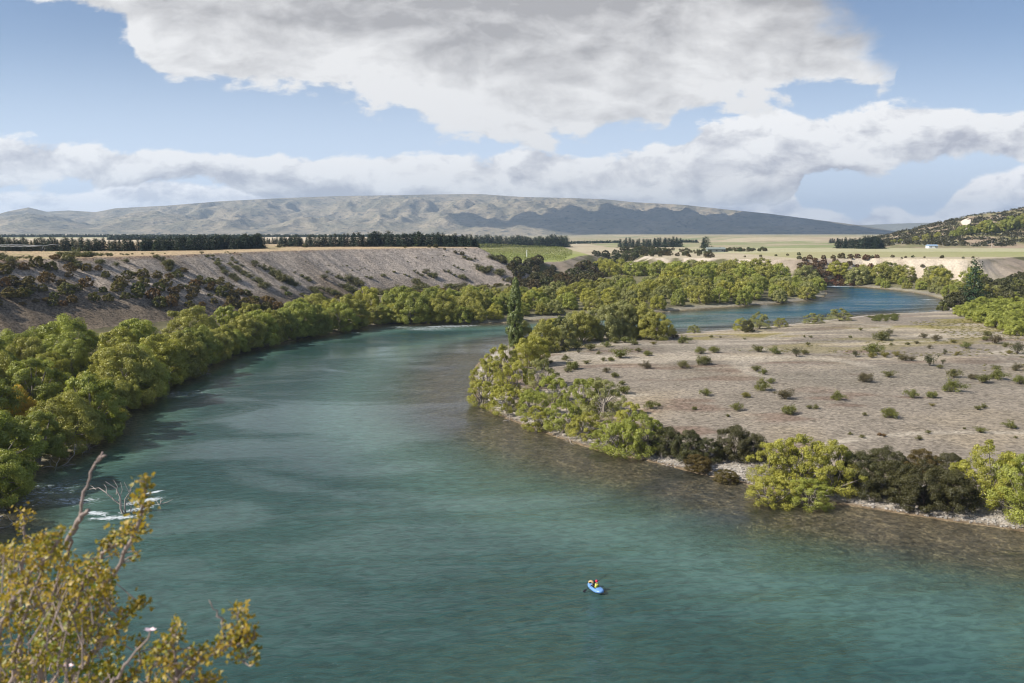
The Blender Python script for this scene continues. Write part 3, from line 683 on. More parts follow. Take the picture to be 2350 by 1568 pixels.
WN = [willow('willow', 100 + i, 12, 12, 34 if i != 3 else 28, 9, 120, .27, .5 if i == 3 else 0., mats=('willow', 'palebark')) for i in range(5)]                       # full crowns
WO = [willow('willow', 140 + i, 8, 8.5, 26, 8, 95, .165, 1., stems=9, mats=('willow', 'palebark')) for i in range(4)]           # open crowns showing stems
WF = [joined(*willow('willow', 160 + i, 10, 12, 26, 7, 52, .46), 'far_willow') for i in range(5)]
DK = [willow('manuka', 180 + i, 6, 6.5, 30, 9, 110, .13, mats=('dark', 'bark')) for i in range(3)]
DF = [joined(*willow('manuka', 190 + i, 4, 5, 18, 6, 26, .34, mats=('dark', 'bark')), 'far_bush') for i in range(4)]
CN = [conifer(200 + i, 8, [3.0, 3.5, 4.2, 3.2, 4.8][i], 1500, i == 4) for i in range(5)]
SH = [shrub(220 + i, 1.5, 2.3, [1700, 1400, 2000, 1500][i], .13) for i in range(4)]
SD = [shrub(230 + i, 1.7, 2.1, 900, .11, 'dark', 8, .15) for i in range(3)]

ORD = lambda n: f"{n}{'th' if 10 <= n % 100 <= 20 else {1: 'st', 2: 'nd', 3: 'rd'}.get(n % 10, 'th')}"
TINT = {'yellow-green': (1.12, 1.10, .75, 1), 'bright green': (.98, 1.07, .8, 1), 'olive-green': (1.0, .98, .85, 1), '': (1.35, 1.4, 1.1, 1), 'grey-green': (.92, .94, 1.3, 1), 'deep green': (.82, .90, .7, 1), 'golden': (1.65, 1.2, .6, 1)}
def put_tree(pair, x, y, h, wd, h0, w0, tint, label, group, name='willow_tree', cat='tree', z=None, rot=None):
    z = ground_z(x, y) if z is None else z
    e = bpy.data.objects.new(name, None); e.empty_display_size = .5; COL.objects.link(e); e.location = (x, y, z); e.rotation_euler = (0, 0, random.uniform(0, 6.28) if rot is None else rot)
    e.rotation_euler = (random.uniform(-.09, .09), random.uniform(-.09, .09), e.rotation_euler[2]); e.scale = (wd / w0, wd / w0 * random.uniform(.92, 1.08), h / h0)
    for nm, me in (('crown', pair[0]), ('trunk', pair[1])):
        c = link(nm, me, e); c.color = TINT.get(tint, (1, 1, 1, 1)) if nm == 'crown' else (1, 1, 1, 1)
    return tag(e, label, cat, group)
def put_one(me, x, y, s, label, group, name, cat, tint=(1, 1, 1, 1), z=None, s2=None):
    o = link(name, me, None, (x, y, ground_z(x, y) if z is None else z), random.uniform(0, 6.28), (s2 or s, s2 or s, s)); o.color = tint
    return tag(o, label, cat, group)
def scatter(region, spacing, cond=None, tries=6000, seed=1):
    rg = np.random.default_rng(seed); P = np.array(region); lo, hi = P.min(0), P.max(0)
    x = rg.uniform(lo[0], hi[0], tries); y = rg.uniform(lo[1], hi[1], tries); ok = inside(x, y, region); x, y = x[ok], y[ok]
    z, K_ = terrain(x, y, True)
    if cond is not None: q = cond(x, y, z, K_); x, y = x[q], y[q]
    out = []
    for a, b in zip(x, y):
        if all((a - c) ** 2 + (b - d) ** 2 > spacing ** 2 for c, d in out): out.append((a, b))
    return out
def pick(i, opts, ps, rg=random): return rg.choices(opts, ps)[0]

# -- A: the belt of willows along the left bank
A_ = scatter([(-120, 70), (-40, 70), (0, 300), (-75, 310)], 7.2, lambda x, y, z, K_: (K_['w'] > 1.2) & (K_['d1'] > 36) & (K_['dl'] < 34) & (K_['w'] < np.where(y > 165, 15, 30)), seed=4)
row = []; acc = 0.0                # the front row leans over the water
for a_, b_ in zip(LEFT[:-1], LEFT[1:]):
    L0 = math.hypot(b_[0] - a_[0], b_[1] - a_[1]); t = 5.5 - acc
    while t < L0:
        x, y = a_[0] + (b_[0] - a_[0]) * t / L0, a_[1] + (b_[1] - a_[1]) * t / L0; nx, ny = -(b_[1] - a_[1]) / L0, (b_[0] - a_[0]) / L0; o_ = random.uniform(.8, 2.6)
        if 82 < y < 268 and x < -8: row.append((x + nx * o_, y + ny * o_))
        t += random.uniform(4.8, 6.6)
    acc = L0 - (t - 5.5)
    acc = min(max(acc, 0), 5)
A_ = row + [p for p in A_ if all(math.hypot(p[0] - q[0], p[1] - q[1]) > 6.2 for q in row)]
A_.sort(key=lambda p: p[1]); cnt = {}
for i, (x, y) in enumerate(A_):
    tn = 'golden' if i in (19,) else pick(i, ['yellow-green', 'bright green', 'olive-green', 'deep green'], [.3, .25, .3, .15]); cnt[tn] = cnt.get(tn, 0) + 1
    h = random.choice([6.5, 8, 9, 9.5, 10, 11]) * random.uniform(.92, 1.08)
    put_tree(WN[i % 5], x, y, h, h * random.uniform(.95, 1.15), 12, 12, tn, f"{tn} willow in the left bank belt, {ORD(cnt[tn])} such counting upstream", 'willows along the left river bank')
# -- B: the bank across the river's bend
B_ = scatter([W(868, 738, 1), W(1250, 731, 1), W(1230, 700, 1), W(1160, 690, 1), W(880, 715, 1)], 7.5, lambda x, y, z, K_: (K_['w'] > 1) & (K_['d1'] > 34), seed=7)
B_.sort(key=lambda p: p[0] / p[1])
for i, (x, y) in enumerate(B_):
    tn = pick(i, ['yellow-green', 'bright green', 'olive-green', 'deep green'], [.15, .25, .4, .2]); h = (random.uniform(6.5, 10.5) if y > 285 else random.uniform(4, 7)) * (1 if x / y < -.08 else .82)
    put_tree(WN[(i * 3) % 5], x, y, h, h * 1.05, 12, 12, tn, f"{tn} willow beyond the white riffle at the bend, {ORD(i + 1)} from the left", 'willows beyond the riffle at the bend')
# -- C: island of willows between the two arms, far woods behind
C_ = scatter([W(1250, 728, 1), W(1500, 712, 1), W(1700, 699, 1), W(1850, 688, 1), W(1885, 668, 1), W(1860, 660, 1), W(1480, 664, 1), W(1240, 690, 1)], 9.3, lambda x, y, z, K_: (K_['w'] > 1.5), tries=9000, seed=9)
C_.sort(key=lambda p: p[0] / p[1])
for i, (x, y) in enumerate(C_):
    tn = pick(i, ['yellow-green', 'bright green', 'olive-green', 'grey-green', 'deep green'], [.12, .2, .35, .2, .13]); h = random.uniform(5.5, 8) if y > 325 else random.uniform(4.5, 7)
    put_one(WF[i % 5], x, y, h / 10, f"{tn} willow between the river's two arms, {ORD(i + 1)} from the left", 'willows between the river arms', 'willow_tree', 'tree', TINT[tn], s2=h / 10 * random.uniform(.9, 1.15))
D_ = scatter([W(1372, 645, 1.5), W(1700, 660, 1.5), W(1885, 652, 1), (260, 440), (250, 545), (150, 640), (75, 640)], 12.5, lambda x, y, z, K_: (K_['w'] > 2) & (z < 4.5), tries=9000, seed=12)
D_ = [p for p in D_ if inside(np.array([p[0]]), np.array([p[1]]), [W(1230, 655, 1.5), W(1230, 637, 1.5), W(1480, 637, 1.5), W(1560, 655, 1.5)])[0] == False]
D_.sort(key=lambda p: p[0] / p[1])
for i, (x, y) in enumerate(D_):
    tn = pick(i, ['yellow-green', 'bright green', 'olive-green', 'grey-green'], [.25, .3, .25, .2]); h = random.uniform(8.5, 12)
    put_one(WF[(i * 2) % 5], x, y, h / 10, f"{tn} willow in the far wood below the pale cliffs, {ORD(i + 1)} from the left", 'willows of the far wood', 'willow_tree', 'tree', TINT[tn], s2=h / 10 * 1.1)
E_ = scatter([W(1880, 650, 1), W(2000, 660, 1), W(2120, 672, 1), W(2180, 690, 1), W(2260, 690, 1), (270, 400), (215, 450), (190, 470)], 9, lambda x, y, z, K_: (K_['w'] > 1.2) & (K_['w'] < 24) & (z < 6), tries=9000, seed=14)
E_.sort(key=lambda p: p[0] / p[1])
for i, (x, y) in enumerate(E_):
    tn = pick(i, ['yellow-green', 'bright green', 'olive-green', 'grey-green'], [.1, .25, .45, .2]); h = random.uniform(6, 8.5) if x / y < .45 else random.uniform(4, 6)
    put_one(WF[(i * 2 + 1) % 5], x, y, h / 10, f"{tn} willow under the pale cliff, {ORD(i + 1)} from the left", 'willows under the pale cliff', 'willow_tree', 'tree', TINT[tn])
# -- F, G: the point and the near right bank, one by one (place in the photograph, height, width, look)
NEAR = [(1250, 805, 8, 8, 'o'), (1215, 838, 7.5, 8, 'y'), (1150, 855, 7.5, 8, 'y'), (1118, 880, 6.5, 7, 'y'), (1180, 902, 7, 7.5, 'y'), (1240, 885, 6, 6, 'g'), (1105, 912, 4.8, 5.5, 'y'), (1160, 930, 5.5, 6.5, 'y'),
        (1222, 940, 5.2, 6, 'b'), (1268, 922, 6, 6, 'b'), (1232, 966, 4, 5, 'y'), (1292, 974, 5.6, 6.5, 'b'), (1340, 940, 6.2, 6.5, 'b'), (1345, 990, 4.6, 5.5, 'y'), (1384, 952, 6.4, 7, 'g'), (1400, 1012, 4.5, 5.5, 'b'),
        (1432, 1022, 5.8, 6.5, 'b'), (1476, 1020, 6.4, 6.8, 'b'), (1446, 985, 4.8, 5.5, 'y'), (1530, 1025, 4.2, 4.4, 'd'), (1578, 1038, 4.4, 4.6, 'd'), (1622, 1044, 3.4, 4, 'd'), (1603, 1058, 2.4, 3.6, 'r'), (1688, 1040, 4.8, 5, 'd'),
        (1728, 1046, 3.9, 4, 'd'), (1668, 1078, 1.6, 3, 'r'), (1772, 1085, 5.2, 6, 'y'), (1836, 1100, 7.4, 8, 'y'), (1768, 1125, 3.6, 5.5, 'y'), (1905, 1108, 6.6, 7, 'y'), (1856, 1130, 3.6, 5.5, 'b'), (1968, 1112, 5.2, 5.6, 'd'), (2032, 1075, 3.2, 4.5, 'd'),
        (2060, 1128, 4.9, 6, 'd'), (2122, 1138, 5.2, 6.4, 'd'), (2180, 1148, 4.9, 5.5, 'd'), (2112, 1085, 3.4, 4.5, 'r'), (2180, 1095, 3.4, 4.5, 'd'), (2270, 1136, 7.4, 7.2, 'y'), (2344, 1160, 7.2, 7.5, 'b'), (2420, 1190, 7, 8, 'b'), (2500, 1180, 6, 7, 'y'),
        (1200, 792, 7, 7, 'g'), (1290, 792, 8, 8, 'g'), (1335, 786, 9, 9, 'o'), (1382, 782, 10, 10, 'g'), (1425, 778, 11, 9.5, 'g'), (1472, 778, 10, 10, 'o'), (1502, 782, 8, 8.5, 'o'), (1315, 768, 7, 8, 'g'), (1270, 764, 6, 7, 'y'),
        (1592, 758, 2.8, 4.2, 'g'), (1702, 757, 4.4, 5.4, 'y'), (1742, 752, 5.8, 7, 'g'), (1716, 762, 4.0, 3.8, 'd'), (1792, 747, 3.2, 5.2, 'o'), (1866, 738, 3.6, 7, 'g'), (1925, 733, 4.8, 8, 'g')]
NM = {'y': 'yellow-green', 'b': 'bright green', 'g': 'grey-green', 'o': 'olive-green', 'd': 'dark green-brown', 'r': 'rusty brown'}
zone = lambda px, py: 'on the point by the poplar' if px < 1270 and py < 850 else 'behind the poplar at the flat' if px < 1520 and py < 850 else 'on the far edge of the flat' if py < 800 else 'along the near right bank'
TINT['dark green-brown'] = (1, 1, 1, 1); TINT['rusty brown'] = (1.5, 1.1, .8, 1)
NEAR.sort(key=lambda t: t[0]); cnt = {}
for i, (px, py, h, wd, c) in enumerate(NEAR):
    x, y = W(px, py, 1.5); dark = c in 'dr'; pr = DK[i % 3] if dark else (WO[i % 4] if py > 850 or h < 6 else WN[i % 5]); h0, w0 = (6, 6.5) if dark else ((8, 8.5) if (py > 850 or h < 6) else (12, 12))
    key = (c, zone(px, py)); cnt[key] = cnt.get(key, 0) + 1
    kd = 'manuka' if dark else 'willow'
    put_tree(pr, x, y, h, wd, h0, w0, NM[c], f"{NM[c]} {kd} {zone(px, py)}, {ORD(cnt[key])} such from the left", f"{kd}s {zone(px, py)}", f'{kd}_tree' if not dark else 'manuka_bush', 'tree' if not dark else 'bush')
# -- the poplar
def poplar(H=17., Wd=4.4):
    rg = np.random.default_rng(77); c, t = MB(), MB(); A, N_, V_ = [], [], []
    for i in range(170):
        h = rg.uniform(.05, 1) ** .9; z = H * h; rad = Wd * .5 * (min(1, h * 3.2 + .25)) * (1 - h) ** .45 * rg.uniform(.55, 1.0); th = rg.uniform(0, 6.28)
        q = np.array([rad * math.cos(th), rad * math.sin(th), z]); k_ = 150; e = rg.normal(size=(k_, 3)); e /= np.linalg.norm(e, axis=1)[:, None]
        A.append(q + e * np.array([.45, .45, .95]) * rg.uniform(.5, 1.1, (k_, 1)) * (.8 if h > .85 else 1)); N_.append(e + np.array([math.cos(th), math.sin(th), .2]) * .6 + rg.normal(0, .4, (k_, 3))); V_.append(np.clip(rg.uniform(0, .6) + rg.uniform(0, .4, k_), 0, 1))
        if i % 4 == 0: t.tube([(0, 0, z * .75), (q[0] * .5, q[1] * .5, z * .9), q], [.06, .04, .015], 4, cap=False)
    A, N_, V_ = map(np.concatenate, (A, N_, V_)); c.leaves(A, N_, .24, .17, V_, rg=rg); t.tube([(0, 0, -.4), (0, 0, H * .4), (0, 0, H * .95)], [.32, .2, .03], 8)
    return c.mesh('poplar_crown', M['poplar']), t.mesh('poplar_trunk', M['bark'], True)
x, y = W(1180, 795, 1.5); put_tree(poplar(), x, y, 17.8, 4.7, 17, 4.4, '', 'tall narrow dark green poplar standing above the willows at the river bend', None, 'poplar_tree')
x, y = W(2232, 695, 2); o = put_one(CN[4], x, y, 19 / 8, 'tall dark conifer rising beside the right end of the pale cliff', None, 'pine_tree', 'tree', (1.3, 1.5, 1, 1), s2=2.0)
# -- bright bushes and dark manuka at the far right
E2 = scatter([W(2185, 725, 2), W(2260, 700, 2), W(2420, 690, 2), W(2480, 790, 2), W(2330, 775, 2), W(2260, 745, 2)], 6.5, seed=3); E2.sort(key=lambda p: p[0] / p[1])
for i, (x, y) in enumerate(E2): put_one(WF[i % 5], x, y, random.uniform(.32, .52), f"low bright green bush at the flat's far right corner, {ORD(i + 1)} from the left", 'bright bushes at the corner of the flat', 'willow_bush', 'bush', TINT['bright green'], s2=random.uniform(.45, .65))
E3 = scatter([W(2150, 712, 1), W(2210, 670, 4), W(2235, 640, 8), W(2350, 596, 15), (420, 330), (300, 225), W(2350, 700, 2), W(2230, 705, 1)], 6.5, lambda x, y, z, K_: (K_['w'] > 1.5) & (z < 14.5), tries=5000, seed=5); E3.sort(key=lambda p: p[0] / p[1])
E3 = [p for p in E3 if p[0] / p[1] < .80]
for i, (x, y) in enumerate(E3): put_one(DF[i % 4], x, y, random.uniform(.9, 1.7), f"dark brown-green manuka right of the tall conifer, {ORD(i + 1)} from the left", 'manuka on the right bank slope', 'manuka_bush', 'bush', (1.0, 1.0, .9, 1) if i % 4 else (1.6, 1.6, 1.2, 1))
# -- brush in the valley under the vineyard, on the broken banks and at the foot of the scree
def brush(region, spacing, cond, s, seed, words, group, tint, mi=4, tries=5000, name='manuka_bush'):
    L_ = scatter(region, spacing, cond, tries, seed); L_.sort(key=lambda p: p[0] / p[1])
    for i, (x, y) in enumerate(L_):
        t2 = tuple(random.uniform(.8, 1.25) * q for q in tint[:3]) + (1,)
        q = random.uniform(*s); put_one(DF[(i * 3) % mi], x, y, q * (.65 if name == 'thorny_bush' else 1), f"{words}, {ORD(i + 1)} from the left", group, name, 'bush', t2, s2=q)
    return len(L_)
nb1 = brush([W(1120, 600, 12), W(1300, 603, 12), W(1390, 590, 12), W(1400, 628, 3), W(1360, 655, 2), W(1240, 668, 2), W(1215, 660, 3)], 6.2, lambda x, y, z, K_: (K_['w'] > 2) & (K_['d2'] > .5) & (K_['d1'] > 4), (.9, 1.5), 21, 'dark brown-green manuka on the valley side below the vineyard', 'manuka below the vineyard', (1.15, 1.0, .9), name='scrub_bush')
nb2 = brush([W(1335, 582, 13), W(1480, 576, 13), W(1560, 590, 13), W(1470, 602, 8), W(1400, 610, 6)], 9, lambda x, y, z, K_: (K_['w'] > 2), (.9, 1.6), 22, 'dark manuka on the broken ground right of the vineyard', 'manuka right of the vineyard', (1.0, .95, .95), name='scrub_bush')
brush([W(1480, 576, 14), W(1560, 573, 14), W(1630, 576, 14), W(1640, 590, 14), W(1560, 604, 8), W(1480, 600, 9)], 11, None, (.35, .95), 26, 'dark manuka on the broken terrace right of the windbreak', 'manuka on the broken terrace', (1.2, 1.05, .95), name='scrub_bush')
brush([W(1636, 573.5, 14.5), W(1760, 575, 14.5), W(1756, 578, 14.5), W(1640, 577, 14.5)], 6.5, None, (.4, .8), 27, 'dark bush in the hedge line crossing the pale field', 'hedge line in the pale field', (1.0, 1.05, .9))
brush([W(1700, 588, 14.5), W(1835, 586, 14.5), W(1835, 594, 12), W(1700, 596, 12)], 8, None, (.3, .6), 28, 'small dark bush on the pale terrace rim', 'bushes on the pale terrace rim', (1.2, 1.0, .9))
brush([W(1985, 590, 15), W(2240, 594, 15), W(2240, 598, 15), W(1985, 595, 15)], 9, None, (.2, .5), 29, 'small dark bush along the top of the pale cliff', 'bushes on top of the pale cliff', (1.1, 1.0, .9))
nb3 = brush([W(1826, 588, 15), W(1985, 588, 15), (218, 455), (165, 455)], 4.6, lambda x, y, z, K_: (K_['d2'] > -3), (.6, 1.0), 23, 'purple-brown manuka at the left end of the pale cliff', 'purple-brown manuka by the cliff', (1.7, 1.05, 1.35), name='purple_manuka_bush')  # manuka like the brush around it, tinted purple-brown

# -- pines on the high terrace
PN = []
def pine_line(pts, z, n, hpx, depth, seed):
    rg = np.random.default_rng(seed)
    for i in range(n):
        t = (i + rg.uniform(-.4, .4)) / n * (len(pts) - 1); j = int(np.clip(t, 0, len(pts) - 2)); f = t - j
        px = pts[j][0] + (pts[j + 1][0] - pts[j][0]) * f; py = pts[j][1] + (pts[j + 1][1] - pts[j][1]) * f; hp = np.interp(px, *zip(*hpx)) * rg.uniform(.8, 1.12)
        x, y = W(px, py, z); y2 = y + rg.uniform(0, depth); x2 = x * y2 / y
        PN.append((px, x2, y2, hp / FP * y))
pine_line([(-60, 577), (130, 577), (330, 577), (430, 575.5), (560, 572), (600, 571.5)], 22, 122, [(-60, 32), (200, 31), (330, 28), (450, 34), (600, 33)], 14, 31)
pine_line([(648, 567), (850, 566.5), (1000, 566.5), (1098, 567)], 22, 80, [(648, 25), (740, 27), (850, 33), (1000, 33), (1098, 27)], 14, 32)
pine_line([(1092, 568.5), (1155, 568.5)], 12, 14, [(1092, 30), (1155, 26)], 25, 33)
pine_line([(1163, 568), (1240, 568.3), (1306, 568.5)], 12, 34, [(1163, 24), (1200, 27), (1306, 27)], 30, 34)
pine_line([(1424, 567), (1500, 567.5), (1567, 568)], 14, 24, [(1424, 22), (1567, 24)], 30, 35)
pine_line([(1615, 571), (1625, 571)], 14, 2, [(1615, 27), (1625, 27)], 3, 36)
pine_line([(1920, 571), (2000, 572), (2025, 572)], 15, 22, [(1920, 24), (2000, 30), (2025, 22)], 18, 37)
pine_line([(1905, 559), (1960, 559)], 15, 10, [(1905, 12), (1960, 12)], 30, 39)
pine_line([(600, 561), (700, 560.5)], 22, 16, [(600, 16), (700, 16)], 20, 38)
PN.sort(key=lambda t: t[0]); rowc = {}
def pzone(px): return 'in the row on the left terrace edge' if px < 1095 else 'in the clump left of the vineyard' if px < 1158 else 'in the windbreak behind the vineyard' if px < 1310 else 'in the windbreak right of the vineyard' if px < 1600 else 'in the pair alone in the field' if px < 1800 else 'in the grove at the foot of the right hill'
for i, (px, x, y, h) in enumerate(PN):
    zn = pzone(px); rowc[zn] = rowc.get(zn, 0) + 1
    put_one(CN[random.randrange(5)], x, y, h / 8, f"dark conifer {zn}, {ORD(rowc[zn])} from left", 'pines ' + zn, 'pine_tree', 'tree', (1, 1, 1, 1) if random.random() < .8 else (1.5, 1.35, 1.0, 1), s2=h / 8 * random.uniform(1.45, 2.2))
# far windbreaks, a kilometre and more away
def windbreak(segs, h, seed, label, wid=3.5):
    rg = np.random.default_rng(seed); P = []
    for (ax, ay), (bx, by), n in segs:
        t = rg.uniform(0, 1, n); P.append(np.stack([ax + (bx - ax) * t, ay + (by - ay) * t, np.zeros(n)], 1))
    P = np.concatenate(P); P[:, 2] = terrain(P[:, 0], P[:, 1]); b = MB(); n = len(P); hh = h * rg.uniform(.7, 1.1, n)
    for j in range(9):
        f = j / 9; C = P + np.stack([rg.normal(0, wid * .35 * (1 - f), n), rg.normal(0, wid * .3, n), hh * (.1 + .88 * f)], 1); b.leaves(C, rg.normal(size=(n, 3)) + np.array([0, -1, .4]), wid * (1.1 - .8 * f), wid * .7 * (1.1 - .8 * f), rg.uniform(0, 1, n), rg=rg)
    tag(link('windbreak_trees', b.mesh('windbreak_trees', M['pine'])), label, 'trees', kind='stuff')
windbreak([(W(-100, 544.6, 22), W(1100, 544.2, 22), 1500), (W(250, 551, 22), W(560, 550, 22), 260)], 6, 51, 'thin dark line of distant windbreaks at the foot of the hills', 5)
windbreak([(W(1306, 559, 13), W(1420, 559, 13), 150), (W(1560, 559, 14), W(1600, 559, 14), 40)], 5, 52, 'low dark tree line beyond the fields right of the vineyard')
# trees along the hill foot
HF = [(2050, 7, 'olive-green'), (2066, 6, 'bright green'), (2100, 7, 'olive-green'), (2124, 8, 'olive-green'), (2150, 7, 'yellow-green'), (2185, 8, 'bright green'), (2200, 11, 'deep green'), (2212, 12, 'deep green'), (2230, 9, 'bright green'), (2250, 13, 'yellow-green'), (2262, 15, 'bright green'),
      (2285, 9, 'olive-green'), (2300, 14, 'deep green'), (2315, 16, 'deep green'), (2335, 14, 'deep green'), (2350, 15, 'olive-green'), (2370, 14, 'deep green')]
for i, (px, h, tn) in enumerate(HF):
    x, y = W(px, 571.0, 15); x, y = x * 1.14, y * 1.14; z = max(ground_z(x, y), float(hill_z(np.array([x]), np.array([y]))[0]))
    put_one(WF[i % 5], x, y, h / 10, f"{tn} tree at the foot of the right hill, {ORD(i + 1)} from the left", 'trees along the hill foot', 'field_tree', 'tree', TINT[tn], z=z, s2=h / 11)
# -- vine rows
def vine_rows():
    poly = [(-45, 1005), (64, 1005), (60, 800), (50, 660), (38, 560), (34, 512), (-12, 512), (-30, 600), (-50, 760), (-72, 990)]
    b = MB(); n = 60; L = 70.; rg = np.random.default_rng(3)
    x0 = np.linspace(-.5, .5, n)
    for s in (-1, 1):
        b.leaves(np.stack([rg.normal(0, .25, 900), rg.uniform(-.5, .5, 900) , rg.uniform(.3, 1.7, 900)], 1), rg.normal(size=(900, 3)) + np.array([s, 0, .4]), .9, .6, rg.uniform(0, 1, 900), rg=rg)
    me = None; k_ = 0; dirv = np.array([.42, .907])
    for off in np.arange(-480, 60, 8.5):
        t = np.linspace(0, 620, 400); X = off + dirv[0] * t; Y = 500 + dirv[1] * t; ok = inside(X, Y, poly)
        if ok.sum() < 12: continue
        a, e = t[ok].min(), t[ok].max(); ln = e - a; nn = int(ln * 3.0); c = MB(); s = rg.uniform(0, ln, nn)
        C = np.stack([dirv[0] * s + rg.normal(0, .3, nn), dirv[1] * s + rg.normal(0, .2, nn), rg.uniform(.2, 1.6, nn)], 1)
        c.leaves(C, rg.normal(size=(nn, 3)) + np.array([-.6, -.3, .6]), .6, .45, rg.uniform(0, 1, nn), rg=rg); k_ += 1
        c.tube([(0, 0, .9), (dirv[0] * ln, dirv[1] * ln, .9)], .06, 4, mi=0)
        X0, Y0 = off + dirv[0] * a, 500 + dirv[1] * a
        o = link('vine_row', c.mesh('vine_row', M['olive']), None, (X0, Y0, ground_z(X0, Y0))); o.color = (1.3, 1.5, .8, 1)
        tag(o, f"yellow-green vine row in the terrace vineyard, {ORD(k_)} row from its left corner", 'vine row', 'rows of vines in the vineyard')
vine_rows()
# ---------------------------------------------------------------- shrubs on the gravel flat, one by one
# (x, y of the base, width in photograph units, look); two enlarged views were used to read them off
S5 = [(30, 188, 85, 'g'), (125, 178, 75, 'g'), (442, 172, 85, 'o'), (568, 190, 80, 'g'), (716, 210, 85, 'd'), (778, 190, 55, 'o'), (800, 125, 40, 'o'), (1143, 208, 62, 'd'), (1262, 190, 130, 'g'), (1330, 90, 110, 'o'), (1386, 56, 62, 'd'),
      (1672, 275, 105, 'd'), (1768, 262, 42, 'd'), (1782, 192, 46, 'd'), (1742, 292, 45, 'o'), (55, 270, 110, 'o'), (428, 312, 75, 'o'), (485, 334, 60, 'g'), (530, 402, 60, 'g'), (465, 450, 125, 'g'), (72, 492, 85, 'g'), (355, 503, 65, 'y'), (283, 605, 90, 'g'),
      (638, 515, 125, 'w'), (1005, 518, 95, 'g'), (662, 628, 110, 'g'), (812, 588, 50, 'o'), (856, 588, 50, 'o'), (1205, 392, 110, 'w'), (1380, 357, 85, 'o'), (1385, 650, 118, 'g'), (1205, 638, 40, 'o'), (1548, 505, 100, 'g'), (1684, 505, 82, 'g'),
      (1820, 462, 135, 'g'), (1840, 358, 100, 'o'), (1975, 372, 65, 'w'), (2055, 398, 110, 'o'), (2150, 370, 110, 'g'), (2148, 302, 60, 'o'), (2292, 308, 78, 'w'), (2325, 405, 100, 'g'), (2145, 112, 105, 'w'), (2215, 140, 50, 'o'), (2300, 190, 110, 'd'),
      (1935, 148, 75, 'g'), (2090, 60, 60, 'o'), (2018, 590, 52, 'o'), (2062, 580, 50, 'o'), (2035, 762, 75, 'g'), (2260, 730, 82, 'g'), (1692, 565, 40, 'y'), (1663, 768, 40, 'o'), (1186, 806, 42, 'o'), (1100, 780, 32, 'o'), (1345, 792, 40, 'r'), (1315, 784, 35, 'r'),
      (225, 652, 32, 'o'), (105, 68, 30, 'o'), (172, 68, 18, 'o'), (345, 80, 22, 'o'), (775, 70, 24, 'o'), (822, 74, 28, 'o'), (1105, 72, 28, 'o'), (1178, 18, 36, 'o'), (1395, 128, 30, 'o'), (1515, 124, 34, 'o'), (1868, 196, 38, 'y'), (2070, 92, 52, 'g'), (2240, 188, 45, 'y'),
      (1600, 820, 45, 'o'), (1920, 735, 24, 'o'), (2290, 800, 30, 'o'), (1480, 235, 70, 'w'), (1545, 238, 60, 'w'), (1435, 205, 60, 'y'), (1350, 210, 70, 'y'), (1255, 215, 60, 'y'), (1715, 95, 70, 'w'), (1630, 75, 60, 'w'), (1580, 118, 40, 'w'), (1670, 150, 40, 'w'), (1840, 108, 50, 'y')]
S4 = [(820, 235, 62, 'o'), (718, 260, 45, 'o'), (975, 262, 52, 'o'), (880, 298, 98, 'g'), (838, 318, 60, 'o'), (1115, 322, 58, 'w'), (1178, 355, 60, 'o'), (1150, 240, 50, 'g'), (1218, 220, 125, 'g'), (1350, 175, 50, 'o'), (1412, 202, 62, 'g'), (1095, 240, 42, 'o'),
      (1410, 296, 78, 'w'), (1665, 290, 90, 'o'), (1662, 108, 82, 'g'), (1728, 238, 36, 'w'), (1965, 140, 32, 'w'), (1458, 120, 42, 'y'), (1320, 124, 66, 'g'), (1068, 438, 120, 'g'), (1230, 412, 55, 'g'), (1175, 495, 75, 'o'), (1238, 480, 110, 'g'), (1430, 590, 95, 'g'),
      (1495, 575, 40, 'g'), (1742, 530, 34, 'g'), (1747, 600, 42, 'o'), (1988, 652, 26, 'o'), (1250, 105, 80, 'g'), (1120, 140, 70, 'g'), (1000, 165, 90, 'o'), (900, 150, 80, 'g'), (820, 165, 90, 'o'), (760, 175, 70, 'o'), (1180, 110, 70, 'g'), (1600, 65, 90, 'w'), (920, 185, 40, 'd'), (1058, 192, 36, 'o')]
pts = [(1598 + x * .32, 752 + y * .32, w * .32, c) for x, y, w, c in S5] + [(1034 + x * .32, 752 + y * .32, w * .32, c) for x, y, w, c in S4 if not (x > 1700 and y < 560)]
CW = {'g': ('green', (1.05, 1.15, .8, 1)), 'o': ('olive', (.95, .95, .9, 1)), 'y': ('yellowish', (1.35, 1.2, .8, 1)), 'w': ('greyish', (.85, .72, 1.3, 1)), 'd': ('dark', (.9, .95, 1, 1)), 'r': ('rust-brown', (1.1, .6, .6, 1))}
pts.sort(key=lambda t: (round(t[1] / 40), t[0])); cnt = {}
for i, (px, py, w, c) in enumerate(pts):
    x, y = W(px, py, 3.0); x, y = W(px, py, ground_z(x, y)); wd = w / FP * y * 1.15; s = wd / 2.2
    band = 'on the river edge' if py > 930 else 'on the near half' if py > 860 else 'in the middle' if py > 810 else 'on the far half'
    key = (c, band); cnt[key] = cnt.get(key, 0) + 1
    me = (SD if c in 'd' else SH)[i % (3 if c == 'd' else 4)]
    tall = 1.25 if c == 'd' else .95
    put_one(me, x, y, s * tall, f"{CW[c][0]} {'bush' if wd > 2 else 'shrub'} {band} of the gravel flat, {ORD(cnt[key])} from left", 'shrubs scattered over the gravel flat', 'shrub', 'shrub', CW[c][1], s2=s)
